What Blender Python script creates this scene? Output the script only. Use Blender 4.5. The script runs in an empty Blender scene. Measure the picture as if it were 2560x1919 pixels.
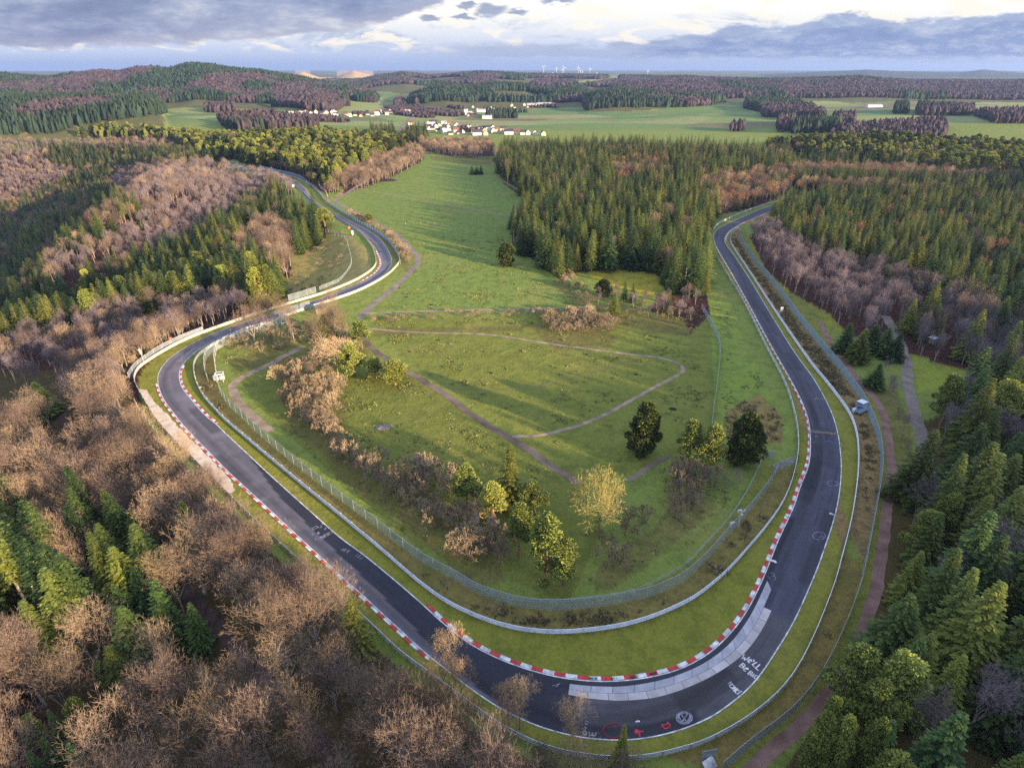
import bpy, math, random
import numpy as np
random.seed(5)
rng = np.random.default_rng(11)
scene = bpy.context.scene
COL = scene.collection
K = 2560 / 2212.0                      # the outlines below were read off two enlargements of the photo
F, CX, CY, VH, H = 1498.7, 1280.0, 959.5, 168.0, 80.0
PITCH = math.atan((CY - VH) / F)
cp, sp = math.cos(PITCH), math.sin(PITCH)

def ss(a, b, x):
    t = np.clip((x - a) / (b - a), 0, 1)
    return t * t * (3 - 2 * t)

def proj(x, y, z):
    zz = z - H
    d = y * cp - zz * sp
    d = np.where(np.abs(d) < 1e-3, 1e-3, d)
    return CX + F * x / d, CY - F * (y * sp + zz * cp) / d, d

def ray(u, v):
    u = np.asarray(u, float); v = np.asarray(v, float)
    a = (u - CX) / F; b = (CY - v) / F
    return a, cp + b * sp, -sp + b * cp

def plane(u, v, z=0.0):
    a, b, c = ray(u, v)
    t = (z - H) / c
    return np.stack([a * t, b * t], -1)

def S(txt, k=1.0):
    a = np.array([float(q) for q in txt.replace(';', ' ').replace(',', ' ').split()]).reshape(-1, 2)
    return a * k

def D(txt):
    return S(txt, K)

def pip(px, py, poly):
    inside = np.zeros(px.shape, bool)
    n = len(poly)
    x0, x1 = poly[:, 0].min(), poly[:, 0].max(); y0, y1 = poly[:, 1].min(), poly[:, 1].max()
    sel = np.where((px >= x0) & (px <= x1) & (py >= y0) & (py <= y1))[0]
    if len(sel) == 0:
        return inside
    X = px[sel]; Y = py[sel]; r = np.zeros(X.shape, bool)
    j = n - 1
    for i in range(n):
        xi, yi = poly[i]; xj, yj = poly[j]
        if yi != yj:
            c = ((yi > Y) != (yj > Y)) & (X < (xj - xi) * (Y - yi) / (yj - yi) + xi)
            r ^= c
        j = i
    inside[sel] = r
    return inside

def dist_poly(x, y, P, along=False):
    best = np.full(x.shape, 1e9); tt = np.zeros(x.shape)
    seg = np.hypot(*(P[1:] - P[:-1]).T); cum = np.concatenate([[0], np.cumsum(seg)])
    for i in range(len(P) - 1):
        ax, ay = P[i]; dx, dy = P[i + 1] - P[i]
        L2 = dx * dx + dy * dy + 1e-9
        t = np.clip(((x - ax) * dx + (y - ay) * dy) / L2, 0, 1)
        d = np.hypot(x - ax - t * dx, y - ay - t * dy)
        m = d < best
        best = np.where(m, d, best)
        if along:
            tt = np.where(m, cum[i] + t * seg[i], tt)
    return (best, tt / cum[-1]) if along else best

# smooth value noise for the ground and the woods
_tab = rng.random((256, 256))
def vnoise(x, y):
    xi = np.floor(x).astype(int); yi = np.floor(y).astype(int)
    fx = x - xi; fy = y - yi
    fx = fx * fx * (3 - 2 * fx); fy = fy * fy * (3 - 2 * fy)
    g = lambda a, b: _tab[a % 256, b % 256]
    return (g(xi, yi) * (1 - fx) + g(xi + 1, yi) * fx) * (1 - fy) + (g(xi, yi + 1) * (1 - fx) + g(xi + 1, yi + 1) * fx) * fy
def fbm(x, y, o=4):
    s = 0; a = .5; n = 0
    for i in range(o):
        s = s + a * vnoise(x * 2 ** i + 17 * i, y * 2 ** i + 31 * i); n += a; a *= .55
    return s / n

# ---------------------------------------------------------------- traced lines (photo pixels)
OUT = S("""560,412 620,428 672,440 715,450.5 728.5,459 742,467 751.6,478 758,487 766,497 776,508 788,519 800,529 815,539 836.6,547 868,562
895,578 915,596 930,609.5 940,623 946.5,636.7 952,650 953,661 948.6,670.6 938.4,683 922,693.7 903,704.5 876,715.4 847.5,727 803,746 763,757 735.7,767
695,782 654,792.6 600,807.5 568,820 523.5,837.6 483,856.6 455.7,873 432.6,888 415,904 401.4,922 394.6,938 394,950 396,966.5 404,989.6 415,1008.6
428.5,1026 442,1044 467,1075 502,1110 544,1153 575,1184 607,1213 645,1248 684,1284 719,1317 758,1353 797,1388 828,1417 862,1450 899,1481 945.5,1525 996,1571
1033,1606 1078,1645 1109,1668 1155.5,1706 1210,1745 1249,1770 1299,1796 1358,1820 1424,1838 1482,1847 1552,1851 1618,1845 1676.5,1832 1720,1818 1778,1793
1817,1766 1855.5,1736 1883,1709 1910,1675 1937,1633 1964,1590.5 1988,1548 2007,1507 2023,1470 2038,1435 2050,1404 2061.6,1370 2077,1326 2091,1277 2100.5,1223
2104,1172 2102,1133 2096.6,1090.5 2085,1044 2065.5,1001 2044,962 2026,934 2007,910 1972,859 1941,808 1910,758 1883,711 1855.5,668 1832,633 1816.6,614 1811,602
1813.5,590.5 1824,577 1840,567 1855.5,557.5 1875,550 1906,537 1949,520.5 1990,506 2050,492""")
IN = S("""560,402 620,419 673,434 712,444 735,451 750,460 761,468 768,480 776,491 788,503.5 800.5,514 821,526.5 837,534 868,548.5 895,562 919.4,574 941,589
959,607 969.6,623 977.7,642 980.5,654 976.4,666.5 967,680 952,692 933,702.5 915,712.7 888,725 861,735.7 817,749.5 776,764 735.7,778 700,790 668,802 647.5,810
612,823 578,836 544,850 510,866 483,884 466.5,900 453,917.7 448,932.6 449,949 454,966.5 466.5,984 483,1003 503,1027.6 520,1044 538,1057 564,1083 610,1125.5
661,1174 719,1226.6 777.6,1279 828,1324 860,1351 900,1379 938,1409 976.6,1441 1015.5,1474 1058,1511 1093,1544 1132,1577 1171,1606 1210,1629 1268,1655 1326.6,1675 1385,1690
1443,1699 1501.5,1703 1560,1701 1618,1693.5 1676.5,1680 1710,1667 1739,1653 1774,1631 1805,1604 1832,1575 1855.5,1544 1877,1509 1894,1474 1910,1439 1921,1412
1941,1359 1957,1324 1972,1293 1986,1261.6 1995.5,1230.5 2007,1199 2019,1172 2025,1141 2026,1106 2024,1067 2017,1036 2005,1005 1988,970 1972,942 1953,908
1941,888 1910,831.6 1883,781 1855.5,730.5 1832,688 1809,649 1791,618 1784,602 1784,581 1801,568 1832,553.6 1867,538 1902,522.5 1933,513 1968,503 2040,484""")
GR1A = S("""640,426 690,440 728,455 752,474 775,500 800,522 836,541 865,558 895,576 906,588 922,606 933,622 941,653 940,664 930,677 908.5,692 881,707 841,723.5 800,738.5 735.7,757 681,773.6 627,791
600,801 537,823 483,843 442,862 401.4,885 360.7,911 343,927 336,945 337.6,958 347,976 360.7,1002 378,1030 389,1049 428,1096 467,1133 505,1172 544,1211 575,1242 610,1277
649,1316 692,1355 731,1390 778,1435 816,1466 860,1502""")
GR1B = S("""868,1510 930,1567 996,1632 1078,1692 1132,1731 1187,1773 1241,1812 1288,1839 1346,1866 1404,1884 1463,1894 1521,1900 1599,1899 1660,1888 1731,1869 1778,1851 1855.5,1808 1918,1761.6
1964,1715 2003,1656.6 2038,1583 2065,1516.6 2089,1450.5 2102,1400 2108,1378 2128,1300 2139,1230.5 2145,1172 2145,1118 2139,1075 2124,1036 2096.6,997 2061.6,952 2034,920 2007,882
1972,831.6 1941,785 1910,738 1875,684 1844,637 1826,610 1824,596 1832,581 1846,571""")
GR2 = S("""680,809 654,813 627,821 600,830.6 557.5,851 530,866 507,881 491,898.7 485,913.6 485,927 488,947.5 495,966.5 510,994 534,1021 564,1053 622,1102 700,1168 777.6,1232 860,1298
899,1331.6 938,1363 977,1397 1015.5,1431 1054,1464 1113,1507 1171,1536 1229,1559 1288,1575 1346,1583 1404,1585 1482,1579 1560,1567 1637.6,1544 1715,1509 1750.5,1487
1797,1449 1828,1420 1875,1366.6 1918,1316 1953,1265.5 1976,1215 1989.6,1164 1995.5,1118 1993.5,1079 1988,1044 1976,997 1960.5,955 1941,917 1910,859 1879,793 1851.6,742 1824,699 1805,668 1791,645""")
GR3 = S("""668,806 708.5,794 735.7,784 776,770.5 817,757 858,743.5 898.5,728.5 935.7,710 956,697.7 976,684 994,665 1001,653 997,645 992.7,635 980.5,615 965.5,598.7 946.5,584 922,569 895,555
868,540 847.5,528 812.7,505 796,480 780,467 762.5,456 742,445 707,437 669,427.5""")
GR4 = D("1541,497 1548,486 1580,470 1630,450 1690,433 1720,426")
F1 = S("""542.5,877 537,901 540,920 544,949 548,973 557.5,995 578,1021 605,1044 640,1080 690,1122 739,1163 797,1208 860,1257 938,1315 1015.5,1377 1060,1409 1116.6,1439 1148,1456 1183,1480
1221.6,1495 1264,1509 1303,1518 1350,1524 1396.5,1525 1443,1522 1486,1518 1532.6,1512 1575,1502 1616,1495 1645,1484 1676.5,1470 1704,1456 1743,1424 1775,1391 1812,1347 1858,1297 1897,1250 1926,1210 1947,1172""")
F1B = S("""1134,1445 1169,1463 1227,1490 1270,1501 1317,1508 1385,1510 1433.5,1506 1486,1500 1552,1491 1598.7,1479 1637.6,1459 1676.5,1439 1715,1415 1741,1390 1776,1350 1811,1315 1846,1266 1877,1215 1906,1146""")
F2 = S("""1852,577 1846,590 1857,614 1884,655 1919,696 1954,740 1990,792 2027,838 2065,885 2104,930 2124,962 2150,994 2166,1028 2186,1074 2197,1116 2201,1160 2198,1208 2189,1262 2178,1320 2168,1369
2159,1417 2145,1478 2121,1545 2097,1602 2068,1663 2037,1718 1997,1770 1946,1818 1887,1859 1842,1897 1802,1932""")
F3 = S("1754,772 1774,808 1791,838 1800,871 1797,919 1790,980 1781,1036 1778,1082")
F4 = S("324,948 334,931 350,915 374,898 401.4,879 428.5,865 455.7,852 510,831")
F5 = S("""1001,660 997,645 990,629 974,607 949,588 922,572 895,558 868,542 848,529 814,506 802,487 789.6,474 769,460 755,446 728,438 688,429 650,420""")
F6 = S("808,578 834,588 865,594 873,625 882,660 866.5,687 850,706 827,715 800,726")
F8 = S("720,800 680,822 640,838 600,848 544,872 517,893 513,910 515,941 521,954")

# ---------------------------------------------------------------- terrain
def line0(P, z=0.0):
    return plane(P[:, 0], P[:, 1], z)
_B = S("""600,408 680,440 728,462 751,480 775,508 836,549 865,566 895,582 922,609 941,653 930,677 881,707 800,738 681,773 600,801 537,823 442,862 361,911 337,945 347,976 389,1048 467,1133
575,1242 692,1355 816,1464 930,1567 1078,1692 1187,1773 1288,1839 1404,1890 1521,1907 1640,1900""")
BW = np.vstack([[-480, 1100], line0(_B), [20, 30], [40, -60]])
BPOLY = np.vstack([BW, [-400, -400], [-2500, -400], [-2500, 1100]])
RIDGE = plane(*S("190,680 300,615 420,560 520,505 600,462 660,425").T, -22.0)
def interp_crest(pts, yd):
    u, v = pts[:, 0], pts[:, 1]
    a, b, c = ray(u, v)
    t = yd / b
    s = a / b
    z = H + c * t
    return s, z
RID = []
def ridge(txt, yd, wf, wb, tree, name):
    s, z = interp_crest(D(txt), yd)
    RID.append((s, z - tree, yd, wf, wb, name))
ridge("1250,200 1400,162 1586,164.6 1738,156 1872,149.5 1956,153 2074,156 2124,149 2212,158 2450,156 2700,165", 7000, 1800, 2500, 5, 'blue')
ridge("-300,156 0,160 120,163 300,166 700,168 1100,166", 6000, 1500, 2000, 5, 'blue2')
ridge("1250,215 1330,180 1469,166 1637,173 1771,170 1855,166 1973,173 2212,175 2500,171 2800,180", 2350, 900, 1100, 13, 'purple')
ridge("560,190 700,175 780,172 827,161 871,155 928,163 961,160 1045,155 1113,158 1146,161 1314,164 1486,166 1650,174 1760,205", 3300, 1500, 1300, 12, 'mid')
ridge("560,185 628,161 652,154 690,167 725,167 743,158 763,152 810,164 850,185", 4800, 700, 900, 2, 'cone')
ridge("-500,150 -200,150 0,157 67,163 101,165 168,156 215,150 255,153 296,143 336,144 363,148 403,138 454,139 504,148 554,151 605,160 655,168 706,178 743,183 800,193 854,205 900,228", 2050, 900, 900, 14, 'big')
ridge("-300,205 -100,209 0,211 150,207 300,205 338,214 366,240", 1100, 290, 600, 15, 'near')
ridge("840,215 928,188 961,181 1012,188 1062,181 1129,183 1163,191 1247,188 1284,201 1315,224", 1900, 560, 600, 13, 'centre')
ridge("1225,230 1257,218 1280,205 1331,195 1398,201 1486,205 1603,215 1670,222 1704,225 1748,247 1800,264", 1520, 240, 500, 13, 'strip')
ridge("490,235 560,213 620,203 672,195 720,208 743,218 800,240", 1480, 400, 500, 12, 'hump')

def T(x, y, info=False):
    x = np.asarray(x, float); y = np.asarray(y, float)
    z = 0.55 * np.sin(x / 43 + 1.3) * np.sin(y / 57 + .4) * ss(40, 120, y)
    m = pip(x.ravel(), y.ravel(), BPOLY).reshape(x.shape)
    d = np.where(m, dist_poly(x, y, BW), 0.0)
    drop = -7 * ss(2, 26, d) - 8 * ss(30, 130, d) - 52 * ss(55, 240, d) * ss(150, 260, y)
    drop = drop * (1 - ss(650, 1000, y))
    rd, al = dist_poly(x, y, RIDGE, True)
    drop = drop + 36 * np.exp(-(rd / 40) ** 2) * ss(30, 120, d) * (.6 + .4 * al)
    z = z + drop
    sd = x * .8 - y * .6
    pd = x * .6 + y * .8
    z = z + (23 + 14 * (vnoise(x / 70 + 40, y / 70 + 40) - .5) + 7 * (1 - ss(20, 95, pd))) * ss(46, 150, sd) * (1 - ss(450, 1000, y))
    z = z + 9 * ss(260, 700, x) * (1 - ss(900, 1600, y)) * ss(150, 400, y)
    # rolling fields and ridges far off
    far = ss(800, 1200, y)
    z = z + far * 9 * (fbm(x / 420, y / 420, 3) - .5) * 2
    z = z + 8 * np.exp(-((x + 480) / 240) ** 2 - ((y - 1000) / 190) ** 2)
    wood = np.zeros(x.shape); which = np.full(x.shape, -1)
    yy = np.maximum(y, 1.0)
    s = x / yy
    base = z.copy(); best = np.zeros(x.shape)
    n1 = (.5 - np.abs(fbm(x / 420 + 5, y / 420, 4) - .5) * 3.2) * .9
    for k, (cs, cz, yd, wf, wb, name) in enumerate(RID):
        c = np.interp(s, cs, cz, left=-60, right=-60)
        wob = 1 + .0 * s
        g = ss(yd - wf, yd, y * wob) * (1 - .85 * ss(yd, yd + wb, y))
        lift = np.maximum(c - base, 0) * np.clip(g + n1 * 1.1 * g * (1 - g), 0, 1)
        mm = lift > best
        best = np.where(mm, lift, best); which = np.where(mm & (lift > 3), k, which)
        wood = np.where(mm, g, wood)
    best = np.where(y > 780, best, 0)
    z = base + best
    if info:
        return z, which, wood, best
    return z

def ground(u, v, lift=0.0):
    u = np.asarray(u, float); v = np.asarray(v, float)
    a, b, c = ray(u, v)
    t = (0 - H) / np.minimum(c, -1e-4)
    for _ in range(14):
        z = T(a * t, b * t) + lift
        t2 = (z - H) / np.minimum(c, -1e-4)
        t = .5 * t + .5 * t2
    return np.stack([a * t, b * t, T(a * t, b * t)], -1)

def near_i(L, p):
    return int(np.argmin(np.hypot(*(L - np.array(p)).T)))
def smooth_line(P, it=2):
    for _ in range(it):
        q = np.empty((2 * len(P) - 2 + 2, P.shape[1]))
        q[0] = P[0]; q[-1] = P[-1]
        q[1:-1:2] = .75 * P[:-1] + .25 * P[1:]
        q[2:-1:2] = .25 * P[:-1] + .75 * P[1:]
        P = q
    return P
def resample(P, step=None, n=None):
    seg = np.linalg.norm(P[1:, :2] - P[:-1, :2], axis=1); cum = np.concatenate([[0], np.cumsum(seg)])
    if n is None:
        n = max(2, int(round(cum[-1] / step)) + 1)
    t = np.linspace(0, cum[-1], n)
    return np.stack([np.interp(t, cum, P[:, k]) for k in range(P.shape[1])], -1), t
def wline(P, step=1.0, it=2):
    W = ground(P[:, 0], P[:, 1])[:, :2]
    W = smooth_line(W, it)
    return resample(W, step)[0]
def normals(P):
    t = np.gradient(P, axis=0); t /= np.linalg.norm(t, axis=1)[:, None] + 1e-9
    return t, np.stack([t[:, 1], -t[:, 0]], -1)       # tangent, right-hand normal
def with_z(P, off=0.0):
    return np.column_stack([P, T(P[:, 0], P[:, 1]) + off])

# ---------------------------------------------------------------- objects and meshes
def tag(o, label, cat, group=None, kind=None):
    o['label'] = label; o['category'] = cat
    if group: o['group'] = group
    if kind: o['kind'] = kind
    return o
def make_mesh(name, V, faces, mats, mi=None, attrs=None, smooth=False):
    """faces: list of int arrays (n,3) or (n,4); mi: list of per-face material indices; attrs: {name: per-vertex floats or (n,4) colours}"""
    me = bpy.data.meshes.new(name)
    V = np.asarray(V, np.float32)
    me.vertices.add(len(V)); me.vertices.foreach_set('co', V.ravel())
    loops = np.concatenate([f.ravel() for f in faces]).astype(np.int32)
    tot = np.concatenate([np.full(len(f), f.shape[1], np.int32) for f in faces])
    start = np.concatenate([[0], np.cumsum(tot)[:-1]]).astype(np.int32)
    me.loops.add(len(loops)); me.loops.foreach_set('vertex_index', loops)
    me.polygons.add(len(tot)); me.polygons.foreach_set('loop_start', start)
    try: me.polygons.foreach_set('loop_total', tot)
    except Exception: pass
    if mi is not None:
        me.polygons.foreach_set('material_index', np.concatenate(mi).astype(np.int32))
    me.polygons.foreach_set('use_smooth', np.full(len(tot), smooth, bool))
    for k, a in (attrs or {}).items():
        a = np.asarray(a, np.float32)
        if a.ndim == 1:
            me.attributes.new(k, 'FLOAT', 'POINT').data.foreach_set('value', a)
        else:
            me.attributes.new(k, 'FLOAT_COLOR', 'POINT').data.foreach_set('color', a.ravel())
    for m in mats: me.materials.append(m)
    me.update(calc_edges=True)
    return me
def add(name, me, parent=None, loc=(0, 0, 0)):
    o = bpy.data.objects.new(name, me); COL.objects.link(o)
    o.location = loc
    if parent is not None: o.parent = parent
    return o
def empty(name, loc=(0, 0, 0), rz=0.0):
    o = bpy.data.objects.new(name, None); COL.objects.link(o)
    o.location = loc; o.rotation_euler = (0, 0, rz); o.empty_display_size = .5
    return o

class MB:
    """collects boxes, bars and sheets and hands them out as one mesh"""
    def __init__(s): s.v = []; s.q = []; s.m = []; s.n = 0
    def raw(s, V, Q, m=0):
        V = np.asarray(V, float); Q = np.asarray(Q, int)
        s.v.append(V); s.q.append(Q + s.n); s.m.append(np.full(len(Q), m)); s.n += len(V)
    def box(s, c, size, rz=0.0, m=0):
        x, y, z = [q / 2 for q in size]
        V = np.array([[a, b, d] for d in (-z, z) for a, b in ((-x, -y), (x, -y), (x, y), (-x, y))])
        co, si = math.cos(rz), math.sin(rz)
        V = np.column_stack([V[:, 0] * co - V[:, 1] * si, V[:, 0] * si + V[:, 1] * co, V[:, 2]]) + np.array(c)
        s.raw(V, [[3, 2, 1, 0], [4, 5, 6, 7], [0, 1, 5, 4], [1, 2, 6, 5], [2, 3, 7, 6], [3, 0, 4, 7]], m)
    def tube(s, p0, p1, r0, r1=None, n=8, m=0, cap=True):
        r1 = r0 if r1 is None else r1
        V, Q = prisms(np.array([p0], float), np.array([p1], float), np.array([r0]), np.array([r1]), n)
        s.raw(V, Q, m)
        if cap:
            for ring in (list(range(n))[::-1], list(range(n, 2 * n))):
                s.raw(V[ring], [[0, i, i + 1, i + 2] for i in range(1, n - 2, 2)], m)
    def sphere(s, c, r, m=0, sc=(1, 1, 1)):
        nu, nv = 10, 6
        V = [[math.cos(a) * math.sin(b), math.sin(a) * math.sin(b), math.cos(b)] for b in np.linspace(0.02, math.pi - .02, nv + 1) for a in np.linspace(0, 2 * math.pi, nu, endpoint=False)]
        Q = [[j * nu + i, (j + 1) * nu + i, (j + 1) * nu + (i + 1) % nu, j * nu + (i + 1) % nu] for j in range(nv) for i in range(nu)]
        s.raw(np.array(V) * r * np.array(sc) + np.array(c), Q, m)
    def build(s, name, mats, parent=None, loc=(0, 0, 0), smooth=False, link=True):
        if not isinstance(mats, (list, tuple)): mats = [mats]
        me = make_mesh(name, np.vstack(s.v), [np.vstack(s.q)], mats, [np.concatenate(s.m)], smooth=smooth)
        return add(name, me, parent, loc) if link else me

def prisms(p0, p1, r0, r1, n=3):
    """n-sided tapered bars for arrays of segments"""
    d = p1 - p0; d = d / (np.linalg.norm(d, axis=1)[:, None] + 1e-9)
    ref = np.where(np.abs(d[:, 2:3]) > .9, np.array([[1., 0, 0]]), np.array([[0, 0, 1.]]))
    a = np.cross(d, ref); a /= np.linalg.norm(a, axis=1)[:, None] + 1e-9
    b = np.cross(d, a)
    N = len(p0); V = np.empty((N, 2 * n, 3))
    for i in range(n):
        t = 2 * math.pi * i / n
        w = a * math.cos(t) + b * math.sin(t)
        V[:, i] = p0 + w * r0[:, None]; V[:, n + i] = p1 + w * r1[:, None]
    Q = np.empty((N, n, 4), int); base = np.arange(N)[:, None] * 2 * n
    for i in range(n):
        j = (i + 1) % n
        Q[:, i] = base + np.array([i, j, n + j, n + i])
    return V.reshape(-1, 3), Q.reshape(-1, 4)

def ribbon(P, wl, wr, z, extra=None):
    """flat strip along a ground line, wl to the left and wr to the right of travel"""
    _, nr = normals(P)
    L = P - nr * wl; R = P + nr * wr
    n = len(P)
    V = np.empty((2 * n, 3)); V[0::2, :2] = L; V[1::2, :2] = R
    V[:, 2] = T(V[:, 0], V[:, 1]) + z
    i = np.arange(n - 1) * 2
    Q = np.stack([i, i + 1, i + 3, i + 2], -1)
    return V, Q
# ---------------------------------------------------------------- materials
def new_mat(name):
    m = bpy.data.materials.new(name); m.use_nodes = True
    nt = m.node_tree; nt.nodes.clear()
    return m, nt
class N:
    def __init__(s, nt): s.nt = nt
    def n(s, t, **kw):
        x = s.nt.nodes.new(t)
        for k, v in kw.items(): setattr(x, k, v)
        return x
    def link(s, a, b): s.nt.links.new(a, b)
    def val(s, x, sock):
        if hasattr(x, 'is_output') or hasattr(x, 'links'): s.link(x, sock)
        else: sock.default_value = x
    def math(s, op, a, b=0.0, c=0.0, clamp=False):
        x = s.n('ShaderNodeMath', operation=op, use_clamp=clamp)
        for i, q in enumerate((a, b, c)): s.val(q, x.inputs[i])
        return x.outputs[0]
    def mix(s, f, a, b, blend='MIX'):
        x = s.n('ShaderNodeMix', data_type='RGBA', blend_type=blend)
        s.val(f, x.inputs[0])
        for q, i in ((a, 6), (b, 7)):
            if isinstance(q, tuple): x.inputs[i].default_value = (*q[:3], 1)
            else: s.link(q, x.inputs[i])
        return x.outputs[2]
    def noise(s, vec, scale, detail=4.0, rough=.55, dist=0.0, out=0):
        x = s.n('ShaderNodeTexNoise'); x.inputs['Scale'].default_value = scale; x.inputs['Detail'].default_value = detail
        x.inputs['Roughness'].default_value = rough; x.inputs['Distortion'].default_value = dist
        if vec is not None: s.link(vec, x.inputs['Vector'])
        return x.outputs[out]
    def ramp(s, f, stops, interp='LINEAR'):
        x = s.n('ShaderNodeValToRGB'); x.color_ramp.interpolation = interp
        el = x.color_ramp.elements
        while len(el) < len(stops): el.new(.5)
        for e, (p, c) in zip(el, stops):
            e.position = p; e.color = (*c[:3], 1) if isinstance(c, tuple) else (c, c, c, 1)
        s.link(f, x.inputs[0]); return x.outputs[0]
    def smooth(s, a, b, x):
        q = s.n('ShaderNodeMapRange', interpolation_type='SMOOTHSTEP')
        s.val(x, q.inputs[0]); s.val(a, q.inputs[1]); s.val(b, q.inputs[2])
        return q.outputs[0]
    def attr(s, name, out='Fac'):
        x = s.n('ShaderNodeAttribute', attribute_name=name); return x.outputs[out]
    def pos(s): return s.n('ShaderNodeNewGeometry').outputs['Position']
    def obj(s): return s.n('ShaderNodeTexCoord').outputs['Object']
    def scale(s, vec, v):
        x = s.n('ShaderNodeVectorMath', operation='MULTIPLY'); s.link(vec, x.inputs[0]); x.inputs[1].default_value = v
        return x.outputs[0]
    def bsdf(s, color, rough=.85, spec=.2, metal=0.0, normal=None):
        b = s.n('ShaderNodeBsdfPrincipled'); o = s.n('ShaderNodeOutputMaterial')
        if isinstance(color, tuple): b.inputs['Base Color'].default_value = (*color[:3], 1)
        else: s.link(color, b.inputs['Base Color'])
        s.val(rough, b.inputs['Roughness']); b.inputs['Metallic'].default_value = metal
        b.inputs['Specular IOR Level'].default_value = spec
        if normal is not None: s.link(normal, b.inputs['Normal'])
        s.link(b.outputs[0], o.inputs[0]); return b
    def bump(s, h, strength, dist=.1):
        x = s.n('ShaderNodeBump'); x.inputs['Strength'].default_value = strength; x.inputs['Distance'].default_value = dist
        s.link(h, x.inputs['Height']); return x.outputs[0]

def mottled(name, c0, c1, scale=1.2, rough=.9, spec=.15, metal=0.0, detail=5):
    m, nt = new_mat(name); g = N(nt)
    f = g.noise(g.pos(), scale, detail)
    g.bsdf(g.ramp(f, [(.3, c0), (.7, c1)]), rough, spec, metal)
    return m
def foliage(name, dark, light, var=.35, spec=.12, rand_to=None, trans=0.0):
    """per-vertex 'tint' runs from inner to young needles or twigs, each tree has its own random shade"""
    m, nt = new_mat(name); g = N(nt)
    t = g.attr('tint')
    c = g.mix(t, dark, light)
    r = g.n('ShaderNodeObjectInfo').outputs['Random']
    if rand_to: c = g.mix(g.math('MULTIPLY', g.math('POWER', r, 2.2), .8), c, rand_to)
    k = g.math('ADD', 1 - var, g.math('MULTIPLY', g.math('FRACT', g.math('MULTIPLY', r, 7.31)), 2 * var))
    x = g.n('ShaderNodeVectorMath', operation='SCALE'); g.link(c, x.inputs[0]); g.link(k, x.inputs[3])
    b = g.bsdf(x.outputs[0], .75, spec)
    if trans:
        tr = g.n('ShaderNodeBsdfTranslucent'); g.link(x.outputs[0], tr.inputs[0])
        mx = g.n('ShaderNodeMixShader'); mx.inputs[0].default_value = trans
        g.link(b.outputs[0], mx.inputs[1]); g.link(tr.outputs[0], mx.inputs[2])
        out = [q for q in nt.nodes if q.type == 'OUTPUT_MATERIAL'][0]
        g.link(mx.outputs[0], out.inputs[0])
    return m
def coloured(name, rough=.9, spec=.15, nscale=1.0, amt=.5):
    """base colour comes with the mesh, broken up by noise"""
    m, nt = new_mat(name); g = N(nt)
    c = g.attr('col', 'Color')
    f = g.noise(g.pos(), nscale, 5, .6)
    k = g.math('ADD', 1 - amt, g.math('MULTIPLY', f, 2 * amt))
    x = g.n('ShaderNodeVectorMath', operation='SCALE'); g.link(c, x.inputs[0]); g.link(k, x.inputs[3])
    g.bsdf(x.outputs[0], rough, spec)
    return m

def ground_mat():
    m, nt = new_mat('ground'); g = N(nt)
    p = g.pos()
    c = g.attr('col', 'Color')
    wild = g.attr('wild')                                # 0 mown, 1 rough
    leafy = g.attr('leafy')
    fieldy = g.attr('fieldy')
    big = g.noise(p, .035, 5, .6, .6)
    mid = g.noise(p, .25, 5, .65, .3)
    fine = g.noise(p, 1.6, 4, .7)
    # grass: darker tufts, yellowed patches, a few bare spots
    yel = g.smooth(.52, .72, big)
    c1 = g.mix(g.math('MULTIPLY', yel, .6), c, g.mix(.75, c, (.24, .2, .06)))
    tuft = g.smooth(.46, .62, mid)
    c2 = g.mix(g.math('MULTIPLY', tuft, .55), c1, g.mix(.58, c1, (.035, .062, .012)))
    brown = g.math('MULTIPLY', g.smooth(.45, .66, g.noise(p, .55, 5, .7, .8)), wild)
    c3 = g.mix(g.math('MULTIPLY', brown, .75), c2, (.105, .07, .035))
    dark = g.math('MULTIPLY', g.smooth(.55, .7, g.noise(p, .9, 5, .75)), wild)
    c3 = g.mix(g.math('MULTIPLY', dark, .6), c3, (.025, .03, .012))
    # leaf litter
    lit = g.ramp(g.noise(p, .5, 6, .7), [(.3, (.013, .007, .006)), (.5, (.045, .02, .015)), (.72, (.1, .042, .03))])
    c4 = g.mix(leafy, c3, lit)
    # farm fields far off: a patchwork
    vo = g.n('ShaderNodeTexVoronoi'); vo.inputs['Scale'].default_value = 1.0
    v = g.n('ShaderNodeMapping'); v.inputs['Scale'].default_value = (1 / 170., 1 / 95., 0); v.inputs['Rotation'].default_value = (0, 0, .5)
    g.link(p, v.inputs[0]); g.link(v.outputs[0], vo.inputs['Vector'])
    sep = g.n('ShaderNodeSeparateColor'); g.link(vo.outputs['Color'], sep.inputs[0])
    patch = g.ramp(sep.outputs[0], [(0, (.085, .15, .05)), (.22, (.14, .19, .06)), (.45, (.1, .165, .05)), (.62, (.19, .21, .08)), (.88, (.12, .105, .06)), (.93, (.22, .21, .09))], 'CONSTANT')
    st = g.noise(g.scale(p, (.02, .004, 0)), 1.0, 4, .6)
    patch = g.mix(g.math('MULTIPLY', g.smooth(.4, .7, st), .4), patch, (.15, .15, .06))
    c5 = g.mix(fieldy, c4, patch)
    k = g.math('ADD', .5, g.math('MULTIPLY', fine, 1.0))
    x = g.n('ShaderNodeVectorMath', operation='SCALE'); g.link(c5, x.inputs[0]); g.link(k, x.inputs[3])
    h = g.math('ADD', g.math('MULTIPLY', fine, .5), mid)
    g.bsdf(x.outputs[0], .95, .1, normal=g.bump(h, .8, .6))
    return m
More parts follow.
